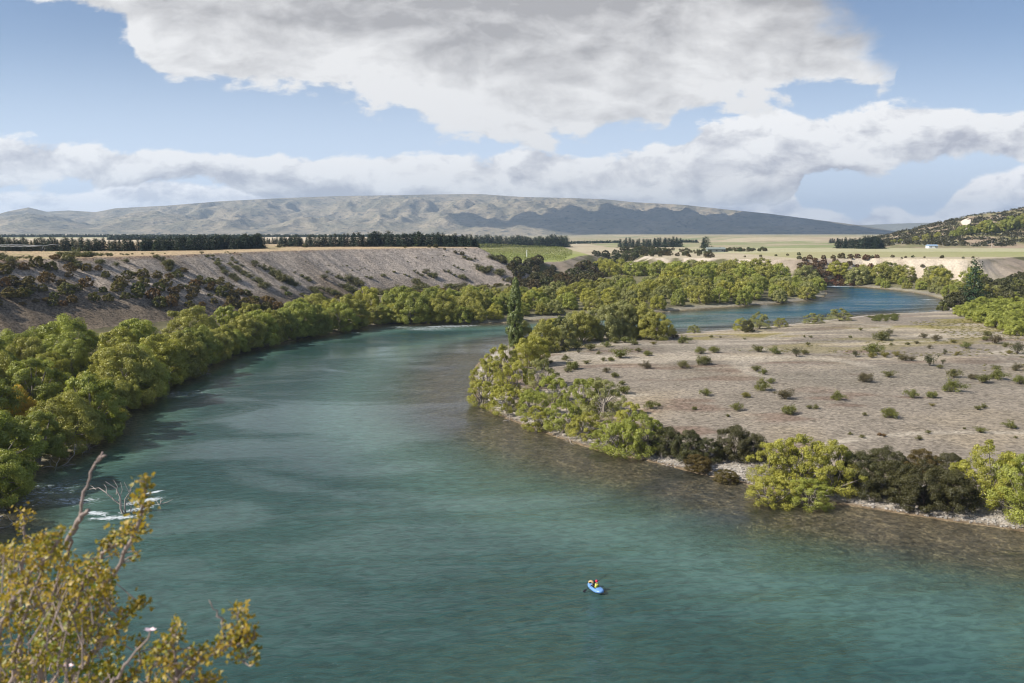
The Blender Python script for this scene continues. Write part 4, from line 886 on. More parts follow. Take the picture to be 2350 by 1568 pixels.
# low matted growth in the far corner of the flat
rg = np.random.default_rng(8); q = scatter([W(1690, 790, 4), W(1900, 772, 4), W(2120, 768, 4), W(2350, 780, 4), W(2450, 880, 4), W(2300, 850, 4), W(2150, 810, 4)], 1.6, lambda x, y, z, K_: fbm(x / 9, y / 5, 91) > .05, 4000, 6)
q += scatter([W(2090, 725, 4), W(2250, 722, 4), W(2360, 770, 4), W(2200, 765, 4)], 1.5, None, 1500, 7)
if q:
    q = np.array(q); z = terrain(q[:, 0], q[:, 1]); o = blob_stuff('ground_cover', np.stack([q[:, 0], q[:, 1], z - .05], 1), rg.uniform(.3, .9, len(q)), 60, .16, M['olive'], 9, .45)
    o.color = (1.25, 1.15, .9, 1); tag(o, 'low yellow-green and grey mats of growth over the far right of the gravel flat', 'ground cover', kind='stuff')
q = np.array(scatter([W(1995, 722, 2), W(2160, 716, 2), W(2190, 724, 3), W(2010, 730, 3)], 2.2, None, 1500, 17)); z = terrain(q[:, 0], q[:, 1])
for i, (x, y) in enumerate(q[np.argsort(q[:, 0] / q[:, 1])][:26]): put_one(SH[i % 4], x, y, random.uniform(.5, .8), f"green shrub in the row on the flat's far lip, {ORD(i + 1)} from the left", 'row of shrubs on the lip of the flat', 'shrub', 'shrub', (.9, 1, .8, 1), s2=random.uniform(.9, 1.4))

# ---------------------------------------------------------------- shrubs on the scree face
rg = np.random.default_rng(19); S = []
e0, e1 = np.array(W(0, 592, 22)), np.array(W(1096, 567.5, 22)); ed = (e1 - e0) / np.linalg.norm(e1 - e0); en = np.array([ed[1], -ed[0]]); Ln = np.linalg.norm(e1 - e0)
sp_ = lambda a, d: tuple(e0 + ed * a + en * d)
brush([sp_(-95, 12), sp_(-30, 24), sp_(0, 22), sp_(20, 12), sp_(45, 14), sp_(60, 22), sp_(90, 30), sp_(95, 44), sp_(-100, 50)], 3.5, lambda x, y, z, K_: (fbm(x / 15, y / 15, 66) > .0 + .25 * sstep(y, 190, 300)), (.35, .95), 24, 'brown-green thorny bush low on the left scree', 'bushes low on the left scree', (1.9, 1.6, .9), name='thorny_bush')
brush([sp_(90, 26), sp_(Ln * .98, 33), sp_(Ln * .98, 46), sp_(90, 46)], 6.0, None, (.35, .7), 25, 'brown-green bush at the foot of the scree', 'bushes at the foot of the scree', (1.7, 1.5, .9), name='thorny_bush')
brush([sp_(-100, 25), sp_(-20, 27), sp_(50, 28), sp_(75, 34), sp_(75, 46), sp_(-100, 48)], 3.6, lambda x, y, z, K_: (fbm(x / 9, y / 9, 76) > -.35) & (K_['w'] > 12), (.5, 1.0), 34, 'brown-green scrub massed at the foot of the left scree', 'scrub at the foot of the left scree', (1.9, 1.5, .85), name='scrub_bush')
def slope_pt(a, d): p = e0 + ed * a + en * d; return p[0], p[1]
while len(S) < 235:
    a = rg.uniform(-25, Ln + 6); d = rg.uniform(3, 27) if a < Ln * .8 else rg.uniform(3, 38); n = rg.integers(1, 5); slant = .55
    big = rg.uniform(.7, 1.7) if d > 8 else rg.uniform(.5, 1.0)
    for j in range(n):
        aa, dd = a + j * slant * 1.5 + rg.normal(0, .4), d + j * rg.uniform(1.2, 2.2)
        x, y = slope_pt(aa, dd)
        if dd < 38: S.append((x, y, big * rg.uniform(.7, 1.2) * (1.45 if y > 300 else 1.1), dd))
for i in range(60): a = rg.uniform(-25, Ln * .98); x, y = slope_pt(a, rg.uniform(-4, 1)); S.append((x, y, rg.uniform(.25, .55), 0))
S.sort(key=lambda t: t[0] / t[1]); S = S[:290]; cnt = {}
for i, (x, y, s, d) in enumerate(S):
    hb = 'along the top edge of the scree' if d < 5 else 'on the upper scree' if d < 15 else 'half way down the scree' if d < 26 else 'low on the scree'
    cnt[hb] = cnt.get(hb, 0) + 1; dk = i % 4 == 0
    put_one((SD if dk else SH)[i % 3], x, y, s * .95, f"{'dark' if dk else 'olive'} thorn bush {hb}, {ORD(cnt[hb])} there from the left", 'shrubs on the scree face', 'thorn_bush', 'bush', (.9, .9, .9, 1) if not dk else (1.1, 1.1, .9, 1), s2=s * 1.15)
# bushes along the terrace lip by the pines
for i, (px, w) in enumerate([(870, 22), (985, 10), (1000, 8), (925, 16), (945, 12), (1030, 9), (700, 9), (640, 10), (1070, 9), (560, 8)][:10]):
    x, y = W(px + 0, 568, 22); y -= 6; put_one(DF[i % 4], x, y, .25 + w * .02, f"rounded dark bush on the terrace lip before the pines, {ORD(i + 1)} planted", 'bushes on the terrace lip', 'manuka_bush', 'bush', (1.3, 1.2, .9, 1)) if False else None
for i, px in enumerate([930, 985, 1000, 1020, 1045, 1060, 1090, 640, 700]):
    x, y = W(px, 568, 22); put_one(DF[i % 4], x * .985, y * .985, .32 + .12 * (i % 3), f"rounded dark bush on the terrace lip in front of the pines, {ORD(i + 1)} counted", 'bushes on the terrace lip', 'manuka_bush', 'bush', (1.3, 1.2, .9, 1))

# ---------------------------------------------------------------- stones, driftwood, the snag
def stones(region, n, size, seed, label, cond=None):
    rg = np.random.default_rng(seed); P = np.array(region); lo, hi = P.min(0), P.max(0); x = rg.uniform(lo[0], hi[0], n * 6); y = rg.uniform(lo[1], hi[1], n * 6); ok = inside(x, y, region); x, y = x[ok], y[ok]
    z, K_ = terrain(x, y, True); ok = (K_['w'] > .3) & (K_['w'] < 9) if cond is None else cond(K_); x, y, z = x[ok][:n], y[ok][:n], z[ok][:n]; b = MB()
    base = np.array([(i, j, k) for i in (-1, 1) for j in (-1, 1) for k in (-1, 1)], float); fc = np.array([(0, 1, 3, 2), (4, 6, 7, 5), (0, 4, 5, 1), (2, 3, 7, 6), (0, 2, 6, 4), (1, 5, 7, 3)])
    for i in range(len(x)):
        s = size * rg.uniform(.4, 1.3) * np.array([1, rg.uniform(.6, 1), rg.uniform(.4, .7)]); v = base * s * rg.uniform(.6, 1.1, (8, 3)); a = rg.uniform(0, 6.28); c, q = math.cos(a), math.sin(a)
        v = np.stack([v[:, 0] * c - v[:, 1] * q, v[:, 0] * q + v[:, 1] * c, v[:, 2]], 1) + (x[i], y[i], z[i] + s[2] * .2); b.add(v, fc, rg.uniform(0, 1))
    return tag(link('stones', b.mesh('stones', stone_m)), label, 'stones', kind='stuff')
stone_m, k, out = mat('river_stones'); p = k.new('ShaderNodeBsdfPrincipled'); k.put(p.inputs['Base Color'], k.mix(attr(k, 'var'), (.20, .18, .155), (.50, .46, .41))); p.inputs['Roughness'].default_value = .9; k.l.new(p.outputs[0], out.inputs[0])
stones([W(1480, 1070), W(1480, 1020), W(2400, 1130), W(2400, 1240)], 3600, .13, 1, 'pale river stones along the water line of the near right bank')
stones([W(1080, 960), W(1120, 910), W(1500, 1020), W(1500, 1075)], 900, .10, 2, 'small stones under the willows on the near right bank', lambda K_: (K_['w'] > .2) & (K_['w'] < 3))
stones([(-62, 45), (-62, 92), (-38, 92), (-38, 45)], 1500, .22, 3, 'grey stones on the near left bank below the briar', lambda K_: (K_['w'] > .1) & (K_['w'] < 12))
def branchy(seed, L, n, r, up=.6, spread=1.0, kinks=4):
    rg = np.random.default_rng(seed); b = MB()
    def grow(p, d, l, r_, lev):
        P = [p]; 
        for i in range(kinks): d = d + rg.normal(0, .22, 3); d /= np.linalg.norm(d); P.append(P[-1] + d * l / kinks)
        b.tube(P, np.linspace(r_, r_ * .35, kinks + 1), 5)
        if lev:
            for j in range(3): q = P[rg.integers(1, kinks + 1)]; grow(q, d + rg.normal(0, .6, 3) + np.array([0, 0, .15]), l * rg.uniform(.35, .6), r_ * .45, lev - 1)
    for i in range(n):
        a = i * 2.4 + rg.uniform(-.4, .4); grow(np.array([rg.uniform(-.1, .1), rg.uniform(-.1, .1), -.2]), np.array([math.cos(a) * spread, math.sin(a) * spread, up]), L * rg.uniform(.6, 1), r, 2)
    return b.mesh('branches', M['deadwood'], True)
dw = branchy(5, 2.2, 5, .07, .12, 1.0)
for i, (px, py, s, lb) in enumerate([(1172, 962, 1., 'bleached driftwood tangle at the tip of the willows on the near right bank'), (1310, 1008, .8, 'grey driftwood under the middle willows of the near right bank'), (1545, 1066, .9, 'bleached driftwood where the pale shingle begins on the near right bank'),
        (985, 740, 1.5, 'pale driftwood heap in front of the rounded willow across the riffle'), (1055, 741, 1.3, 'second driftwood heap right of the rounded willow across the riffle'), (130, 1066, 1.3, 'dead branches lying in the shade of the near left bank'), (200, 1030, 1.3, 'fallen limb in shade at the water of the left bank willows'), (470, 855, 1.2, 'bare dead limb leaning over the water on the left bank'), (14, 1200, 1.2, 'grey dead brush on the near left bank stones')]):
    x, y = W(px, py, .3); tag(link('driftwood', dw, None, (x, y, ground_z(x, y) + .1 if ground_z(x, y) > 0 else .05), i * 1.3, (s, s, s)), lb, 'driftwood', 'driftwood along the banks')
# snag: a drowned tree standing in the current
b = MB(); sx0, sy0 = W(284, 1178); u_ = sy0 / FP
def sn(px, py, dy=0): return ((px - 284) * u_ * 1.0, dy, (1176 - py) * u_ * 1.06 - .1)
for pl, r in (([(283, 1182), (281, 1160), (277, 1140), (268, 1118), (250, 1098)], .10), ([(277, 1158), (262, 1140), (248, 1124), (225, 1117), (206, 1118)], .07), ([(284, 1180), (290, 1160), (291, 1140), (302, 1122), (305, 1108)], .08),
              ([(291, 1150), (299, 1135), (300, 1118), (292, 1100)], .05), ([(250, 1126), (246, 1114), (238, 1108)], .035), ([(273, 1128), (272, 1112), (262, 1098)], .04), ([(298, 1172), (302, 1158), (297, 1150), (308, 1142), (310, 1120)], .05), ([(278, 1142), (284, 1120), (278, 1104)], .035), ([(225, 1117), (215, 1111), (205, 1112)], .025), ([(302, 1122), (311, 1110), (312, 1098)], .03), ([(265, 1142), (258, 1132), (240, 1136)], .025)):
    b.tube([sn(x, y, .35 * math.sin(i * 2 + len(pl) + r * 40)) for i, (x, y) in enumerate(pl)], np.linspace(r, r * .3, len(pl)) * 1.35, 5)
sg = link('snag', b.mesh('snag', M['deadwood'], True), None, (sx0, sy0, 0)); tag(sg, 'bleached dead tree standing in the river with white water round it', 'dead tree')
b = MB(); x, y = W(366, 1158)
for pl, r in (([(0, 0, -.2), (.2, 0, .35), (.6, .2, .6)], .06), ([(0, 0, -.2), (-.3, 0, .4), (-.6, .1, .5)], .05), ([(.1, 0, -.1), (.1, .2, .7)], .04), ([(0, 0, 0), (.9, .1, .25), (1.5, .2, .55)], .05)): b.tube(pl, [r, r * .7, r * .3][:len(pl)], 5)
tag(link('snag', b.mesh('snag', M['deadwood'], True), None, (x, y, 0)), 'small dead branch breaking the surface beyond the large snag', 'dead branch')

# ---------------------------------------------------------------- packraft with its paddler
xf, yf = W(1367, 1355); boat = tag(bpy.data.objects.new('packraft', None), 'bright blue inflatable packraft floating alone on the turquoise river', 'boat'); COL.objects.link(boat)
bdir = np.array([-1.03, 2.1]) / np.linalg.norm([1.03, 2.1]); brz = math.atan2(bdir[1], bdir[0]); boat.location = (xf - .0, yf, .0); boat.rotation_euler = (0, 0, brz)
blue = plain('blue_nylon', (.15, .31, .62), .35, .08, 3, .5); black = plain('black_plastic', (.02, .02, .025), .4); tan_ = plain('tan_drybag', (.5, .36, .18), .6)
bh = MB(); n = 28; tube = []; rad = []
for i in range(n + 1):
    a = i / n * 2 * math.pi; e = 2.6; ca, sa = math.cos(a), math.sin(a)
    X = 1.0 * math.copysign(abs(ca) ** (2 / e), ca); Y = .34 * math.copysign(abs(sa) ** (2 / e), sa) * (1 - .22 * abs(X) ** 3)
    tube.append((X, Y, .20 + .16 * max(0, abs(X) - .45) ** 1.3)); rad.append(.165 - .035 * max(0, abs(X) - .6))
bh.tube(tube, rad, 12, cap=False); link('hull', bh.mesh('hull', blue, True), boat)
fl_ = MB(); fl_.box((0, 0, .12), (1.7, .5, .05)); link('floor', fl_.mesh('floor', black), boat)
dk = MB()       # spray deck over each end, rounded
for sx_ in (1, -1):
    v, f = [], []; m_ = 8
    for i in range(m_ + 1):
        for j in range(m_ + 1): X = sx_ * (.42 + .62 * i / m_); t = j / m_ * 2 - 1; hw = .34 * (1 - .55 * (i / m_) ** 2.5); v.append((X, t * hw, .36 + .07 * (1 - t * t) * (1 - i / m_) + .03))
    for i in range(m_):
        for j in range(m_): f.append((i * 9 + j, i * 9 + j + 1, i * 9 + j + 10, i * 9 + j + 9))
    dk.add(v, f)
link('spray_deck', dk.mesh('spray_deck', blue, True), boat)
cm = MB(); cm.tube([(.36 * math.cos(a) * 1.0 - .1, .27 * math.sin(a), .40) for a in np.linspace(0, 2 * math.pi, 20)], .022, 6, cap=False); link('cockpit_rim', cm.mesh('cockpit_rim', black, True), boat)
KS = .9; boat.scale = (KS,) * 3
def Lb(x, y, z): c, s = math.cos(brz), math.sin(brz); x, y, z = x * KS, y * KS, z * KS; return (xf + c * x - s * y, yf + s * x + c * y, z)
bg = MB(); m_ = 12
v = [(.26 * math.cos(a) * (1 - .12 * abs(t)), .14 * math.sin(a), t * .16) for t in (-1, -.8, 0, .8, 1) for a in np.linspace(0, 2 * math.pi, m_, endpoint=False)]; v[:m_] = [(q[0] * .6, q[1] * .6, q[2]) for q in v[:m_]]; v[-m_:] = [(q[0] * .6, q[1] * .6, q[2]) for q in v[-m_:]]
bg.add(v, [(i * m_ + j, i * m_ + (j + 1) % m_, (i + 1) * m_ + (j + 1) % m_, (i + 1) * m_ + j) for i in range(4) for j in range(m_)])
bag = link('dry_bag', bg.mesh('dry_bag', tan_, True), None, Lb(.72, .04, .52), brz + .5); bag.rotation_euler = (R(90), 0, brz + .6); tag(bag, 'tan roll-top bag strapped on the front deck of the blue packraft', 'bag')
st = MB(); st.tube([(.10, .15 * math.cos(a), .0 + .15 * math.sin(a) * 1.0) for a in np.linspace(0, 6.28, 12)], .012, 4, cap=False)
sb = MB(); sb.tube([(-.17, 0, 0), (-.12, 0, 0), (.14, 0, 0), (.18, 0, 0)], [.08, .14, .14, .07], 10); ob = link('dry_bag', sb.mesh('dry_bag', black, True), None, Lb(.62, -.22, .53), brz + 1.2); tag(ob, 'small black bag beside the tan one on the packraft deck', 'bag')
# the paddler, seated, facing the bow (local +X); one skinned body
skin_m = plain('skin', (.50, .30, .22), .6, .05); vest_m = plain('yellow_vest', (.80, .80, .12), .6, .05); red = plain('red_helmet', (.55, .01, .05), .25, .03, 3, .6); drk = plain('dark_clothing', (.03, .035, .05), .8)
per = bpy.data.objects.new('person', None); COL.objects.link(per); per.location = Lb(-.18, 0, .16); per.rotation_euler = (0, 0, brz); per.scale = (KS,) * 3; tag(per, 'person in red helmet and yellow life vest sitting in the blue packraft', 'person')
V = [(0, 0, .10), (0, 0, .30), (.02, 0, .50), (.02, 0, .60), (.05, 0, .74), (.06, 0, .82),
     (.02, .19, .50), (.14, .30, .30), (.36, .26, .34), (.02, -.19, .50), (.16, -.31, .34), (.38, -.30, .46), (.05, .11, .08), (.42, .16, .26), (.80, .10, .10), (.05, -.11, .08), (.42, -.16, .26), (.80, -.10, .10), (.92, .10, .17), (.92, -.10, .17)]
E = [(0, 1), (1, 2), (2, 3), (3, 4), (4, 5), (2, 6), (6, 7), (7, 8), (2, 9), (9, 10), (10, 11), (0, 12), (12, 13), (13, 14), (14, 18), (0, 15), (15, 16), (16, 17), (17, 19)]
RR = [.15, .14, .15, .055, .095, .085, .065, .045, .032, .065, .045, .032, .085, .06, .045, .085, .06, .045, .03, .03]
for si, h in ((1, 8), (-1, 11)):
    bx, by, bz = V[h]; V.append((bx + .06, by, bz + .005)); RR.append(.030); pm = len(V) - 1; E.append((h, pm))
    for fi in range(4): V.append((bx + .10, by + (fi - 1.5) * .021, bz + .012)); RR.append(.010); V.append((bx + .125, by + (fi - 1.5) * .022, bz - .022)); RR.append(.009); V.append((bx + .10, by + (fi - 1.5) * .022, bz - .040)); RR.append(.008); j = len(V) - 3; E += [(pm, j), (j, j + 1), (j + 1, j + 2)]
    V.append((bx + .05, by - si * .035, bz - .02)); RR.append(.010); V.append((bx + .085, by - si * .03, bz - .045)); RR.append(.009); E += [(pm, len(V) - 2), (len(V) - 2, len(V) - 1)]
me = bpy.data.meshes.new('body'); me.from_pydata(V, E, []); bo = bpy.data.objects.new('body', me); COL.objects.link(bo)
sk = bo.modifiers.new('skin', 'SKIN'); 
for i, q in enumerate(me.skin_vertices[0].data): q.radius = (RR[i], RR[i]); q.use_root = (i == 0)
bo.modifiers.new('sub', 'SUBSURF').levels = 1
dg = bpy.context.evaluated_depsgraph_get(); nm = bpy.data.meshes.new_from_object(bo.evaluated_get(dg)); bpy.data.objects.remove(bo)
nm.materials.clear(); nm.materials.append(skin_m); nm.materials.append(drk)
for pl in nm.polygons:
    c = pl.center; pl.material_index = 1 if (c.z < .28 and c.x < .85 and abs(c.y) < .24) or (c.z < .56 and c.x < .3) else 0; pl.use_smooth = True
link('body', nm, per)
def ball(c, r, n=14, m=8, sq=(1, 1, 1), z0=-1.0):
    b = MB(); v = []; 
    for i in range(m + 1):
        ph = math.acos(max(-1, min(1, 1 - (1 - z0) * i / m))) 
        for j in range(n): a = j / n * 2 * math.pi; v.append((c[0] + r * sq[0] * math.sin(ph) * math.cos(a), c[1] + r * sq[1] * math.sin(ph) * math.sin(a), c[2] + r * sq[2] * math.cos(ph)))
    b.add(v, [(i * n + j, (i + 1) * n + j, (i + 1) * n + (j + 1) % n, i * n + (j + 1) % n) for i in range(m) for j in range(n)]); return b
hb = ball((.045, 0, .80), .138, sq=(1.1, .95, 1.0), z0=-.15); hb.tube([(.05 + .15 * math.cos(a), .132 * math.sin(a), .785) for a in np.linspace(0, 6.28, 16)], .012, 5, cap=False); link('helmet', hb.mesh('helmet', red, True), per)
fb = MB(); fb.add([(.155, -.012, .76), (.155, .012, .76), (.178, .008, .725), (.178, -.008, .725)], [(0, 1, 2, 3)]); 
for s in (-1, 1): fb.box((.145, s * .035, .765), (.012, .022, .010))
fb.box((.148, 0, .695), (.01, .045, .010)); link('face', fb.mesh('face', drk), per)
vb = MB(); m_ = 16; vv = []
for z_, rx, ry in ((.16, .17, .20), (.18, .19, .225), (.34, .18, .22), (.50, .18, .215), (.56, .13, .17), (.57, .07, .09)): vv += [(.015 + rx * math.cos(a), ry * math.sin(a), z_) for a in np.linspace(0, 2 * math.pi, m_, endpoint=False)]
vb.add(vv, [(i * m_ + j, i * m_ + (j + 1) % m_, (i + 1) * m_ + (j + 1) % m_, (i + 1) * m_ + j) for i in range(5) for j in range(m_)]); vs = link('life_vest', vb.mesh('life_vest', vest_m, True), per)
sv = MB()
for z_ in (.26, .40): sv.tube([(.015 + .198 * math.cos(a), .238 * math.sin(a), z_) for a in np.linspace(0, 6.28, 18)], .014, 4, cap=False)
for s in (-1, 1): sv.tube([(-.17, s * .09, .2), (-.19, s * .09, .4), (-.12, s * .09, .57), (.0, s * .09, .585), (.17, s * .09, .5)], .014, 4)
link('strap', sv.mesh('strap', black), vs)
pd = MB(); hL, hR = np.array([.26 + .02, .30, .47]), np.array([.30, -.34, .60]); dd = (hL - hR) / np.linalg.norm(hL - hR); L0 = np.array([.26, .95, .10]); R0_ = np.array([.25, -.92, .98]); pd.tube([L0, hL * .5 + hR * .5, R0_], .016, 6)
po = tag(bpy.data.objects.new('paddle', None), 'black double-bladed paddle held across the packraft by the person', 'paddle'); COL.objects.link(po); po.location = per.location; po.rotation_euler = (0, 0, brz); po.scale = (KS,) * 3
pd = MB(); pd.tube([L0, (L0 + R0_) / 2, R0_], .016, 6); link('shaft', pd.mesh('shaft', black, True), po)
for E0, sg_ in ((L0, 1), (R0_, -1)):
    u1 = (L0 - R0_) / np.linalg.norm(L0 - R0_) * sg_; w1 = np.cross(u1, (0, 0, 1)); w1 /= np.linalg.norm(w1); w1 = w1 * .75 + np.cross(w1, u1) * .66; w1 /= np.linalg.norm(w1); bl = MB(); v = []; nn_ = np.cross(u1, w1)
    for sgn in (-1, 1):
        for t, hw in ((-.02, .02), (.08, .075), (.2, .1), (.34, .085), (.42, .035)):
            for s in (-1, 0, 1): v.append(E0 + u1 * t + w1 * s * hw + nn_ * (sgn * .006 + .02 * s * s))
    f = [(o_ + i * 3 + j, o_ + i * 3 + j + 1, o_ + (i + 1) * 3 + j + 1, o_ + (i + 1) * 3 + j) for o_ in (0, 15) for i in range(4) for j in range(2)]
    bl.add(v, f); link('blade', bl.mesh('blade', black, True), po)

# ---------------------------------------------------------------- things on the terraces
wht = plain('white_paint', (.75, .75, .73), .5, .05); galv = plain('galvanised_steel', (.55, .57, .58), .45, .1, 4, .5, .6)
ir = bpy.data.objects.new('irrigator', None); COL.objects.link(ir); ix, iy = W(100, 577.5, 22); iz = ground_z(ix, iy); ir.location = (ix, iy, iz); tag(ir, 'long pale centre-pivot irrigator standing in front of the pines at the left edge', 'irrigator')
def span(x0, x1):
    b = MB(); n = 9; xs = np.linspace(x0, x1, n); z0 = 2.4; arch = lambda t: z0 + .35 * math.sin(math.pi * t)
    top = [(x, 0, arch(i / (n - 1))) for i, x in enumerate(xs)]; b.tube(top, .10, 6)
    for s in (-.45, .45):
        bot = [(x, s, z - .75 * math.sin(math.pi * i / (n - 1)) ** .5) for i, (x, _, z) in enumerate(top)]; b.tube(bot, .04, 4)
        for i in range(1, n - 1): b.tube([top[i], bot[i]], .03, 4); b.tube([top[i], bot[i - 1]], .025, 4)
    return b
for x0, x1 in ((-28, 0), (-56, -28)): link('pipe_span', span(x0, x1).mesh('pipe_span', galv, True), ir)
b = MB(); b.tube([(0, 0, 2.4), (4, 0, 2.9), (7, 0, 2.7)], .07, 5); b.tube([(7, 0, 2.7), (7.4, 0, 2.4)], .12, 5); link('end_gun', b.mesh('end_gun', galv, True), ir)
for tx in (0, -28):
    b = MB(); 
    for s in (-1.4, 1.4): b.tube([(tx, 0, 2.4), (tx, s, .5)], .05, 4)
    b.tube([(tx, -1.5, .5), (tx, 1.5, .5)], .05, 4); tw = link('tower', b.mesh('tower', galv), ir)
    for s in (-1.4, 1.4): b = MB(); b.tube([(tx - .12, s, .5), (tx + .12, s, .5)], .5, 12); link('wheel', b.mesh('wheel', black), tw)
def building(name, px, py, z, w, d, h, label, wall, roof, rz=0.):
    x, y = W(px, py, z); g = ground_z(x, y); o = bpy.data.objects.new(name, None); COL.objects.link(o); o.location = (x, y, g); o.rotation_euler = (0, 0, rz); tag(o, label, 'building')
    b = MB(); b.box((0, 0, h / 2), (w, d, h)); link('wall', b.mesh('wall', wall), o)
    b = MB(); e = .4; W2, D2 = w / 2 + e, d / 2 + e; rh = d * .22
    b.add([(-W2, -D2, h + .02), (W2, -D2, h + .02), (W2, 0, h + rh), (-W2, 0, h + rh), (-W2, D2, h + .02), (W2, D2, h + .02)], [(0, 1, 2, 3), (3, 2, 5, 4)]); b.add([(-W2, -D2, h + .02), (-W2, 0, h + rh), (-W2, D2, h + .02), (-W2, 0, h + .01)], [(0, 1, 2, 3)]); b.add([(W2, -D2, h + .02), (W2, 0, h + rh), (W2, D2, h + .02), (W2, 0, h + .01)], [(0, 3, 2, 1)])
    link('roof', b.mesh('roof', roof), o)
    for i in range(max(2, int(w / 4))): b = MB(); b.box((-w / 2 + (i + .5) * w / max(2, int(w / 4)), -d / 2 - .02, h * .55), (1.3, .06, h * .4)); link('window', b.mesh('window', black), o)
    b = MB(); b.box((w * .5 - .9, -d / 2 - .02, h * .4), (.9, .06, h * .78)); link('door', b.mesh('door', drk), o)
greyroof = plain('grey_green_roof', (.22, .25, .22), .6); blueroof = plain('pale_blue_roof', (.26, .36, .48), .5); darkroof = plain('dark_roof', (.06, .065, .07), .6)
building('farm_shed', 1642, 580, 13.5, 15, 7, 2.6, 'low long shed with grey-green roof beyond the vineyard', plain('shed_wall', (.2, .22, .2), .8), greyroof)
building('farmhouse', 2138, 570.5, 15, 9, 6, 2.4, 'small white house with pale blue roof at the foot of the right hill', wht, blueroof)
building('farmhouse', 2298, 569.5, 15, 11, 7, 2.8, 'white house with dark roof under trees at the right edge', wht, darkroof)
x, y = W(2275, 571.5, 15); b = MB(); b.tube([(0, 0, -.3), (0, 0, 8.5)], [.16, .11], 6); pp = link('power_pole', b.mesh('power_pole', M['deadwood'], True), None, (x, y, ground_z(x, y))); tag(pp, 'pale wooden power pole standing by the field under the right hill', 'pole')
b = MB(); b.box((0, 0, 8.0), (2.2, .12, .14)); link('crossarm', b.mesh('crossarm', M['deadwood']), pp)
x, y = W(1209, 592.5, 12); b = MB(); b.tube([(0, 0, -.3), (0, 0, 5.6)], [.2, .15], 8); wm = link('frost_fan', b.mesh('frost_fan', wht, True), None, (x, y, ground_z(x, y))); tag(wm, 'slim white post standing alone in the vineyard', 'pole')
b = MB(); b.box((0, 0, 5.7), (.9, .3, .3)); link('fan_head', b.mesh('fan_head', wht), wm)
x, y = W(1625, 571, 14)
# unseen cloud added above the frame to shade part of the far hills
def cloud_mesh(rx, ry, rz, seed):
    rg = np.random.default_rng(seed); n, m = 90, 40; v = []
    th, ph = np.meshgrid(np.linspace(0, 2 * np.pi, n, endpoint=False), np.linspace(0, np.pi, m)); d = np.stack([np.sin(ph) * np.cos(th), np.sin(ph) * np.sin(th), np.cos(ph)], -1)
    r = 1 + .32 * fbm(d[..., 0] * 2.2 + 5, d[..., 1] * 2.2 + d[..., 2] * 2, seed) + .12 * fbm(d[..., 0] * 7, d[..., 1] * 7 + d[..., 2] * 6, seed + 3); z = d[..., 2] * r; z = np.where(z < 0, z * .35, z)
    b = MB(); b.add(np.stack([d[..., 0] * r * rx, d[..., 1] * r * ry, z * rz], -1).reshape(-1, 3), [(i * n + j, (i + 1) * n + j, (i + 1) * n + (j + 1) % n, i * n + (j + 1) % n) for i in range(m - 1) for j in range(n)]); return b.mesh('cloud', cloudm, True)
cloudm, k, out = mat('shade_cloud_white'); d = k.new('ShaderNodeBsdfDiffuse'); k.put(d.inputs[0], (.9, .9, .9)); k.l.new(d.outputs[0], out.inputs[0])
def shade_cloud_over(gx_, gy_, gz_, zc, rx, ry, rz, seed):
    t = (zc - gz_) / sd_[2]; o = link('shade_cloud', cloud_mesh(rx, ry, rz, seed), None, (gx_ + sd_[0] * t, gy_ + sd_[1] * t, zc)); tag(o, kind='structure')
shade_cloud_over(2200, 5650, 60, 3300, 2500, 850, 200, 4)

# ---------------------------------------------------------------- the briar in front of the camera
fb_ = [(0, 0), (.30, .16), (.42, .46), (.18, .50), (.22, .86), (0, 1.0), (-.22, .86), (-.18, .50), (-.42, .46), (-.30, .16)]
def lobed(b, C, N_, U_, S_, A_):
    P = np.array([(x, y, .10 * abs(x) - .06 * y * y) for x, y in fb_]); n = len(C)
    N_ /= np.linalg.norm(N_, axis=1)[:, None]; U_ = U_ - N_ * (U_ * N_).sum(1)[:, None]; U_ /= np.linalg.norm(U_, axis=1)[:, None] + 1e-9; V_ = np.cross(N_, U_)
    v = C[:, None] + S_[:, None, None] * (P[None, :, :1] * V_[:, None] + P[None, :, 1:2] * U_[:, None] + P[None, :, 2:] * N_[:, None])
    q = np.array([(0, 1, 2, 3), (0, 3, 5, 7), (3, 4, 5, 5), (5, 6, 7, 7), (7, 8, 9, 0)]); q = np.array([(0, 1, 2, 3), (0, 3, 5, 7), (7, 8, 9, 0)])
    f = (np.arange(n)[:, None, None] * 10 + q[None]).reshape(-1, 4); b.add(v.reshape(-1, 3), f, np.repeat(A_, 10))
rg = np.random.default_rng(33)
root = bpy.data.objects.new('briar_bush', None); COL.objects.link(root); root.location = (-1.45, 1.9, 27.7); tag(root, 'golden-leaved briar bush filling the bottom left corner in front of the camera', 'bush'); RL = np.array(root.location)
stm, lvs = MB(), MB()
def pt(px, py, d): return np.array(atd(px, py, d)) - RL
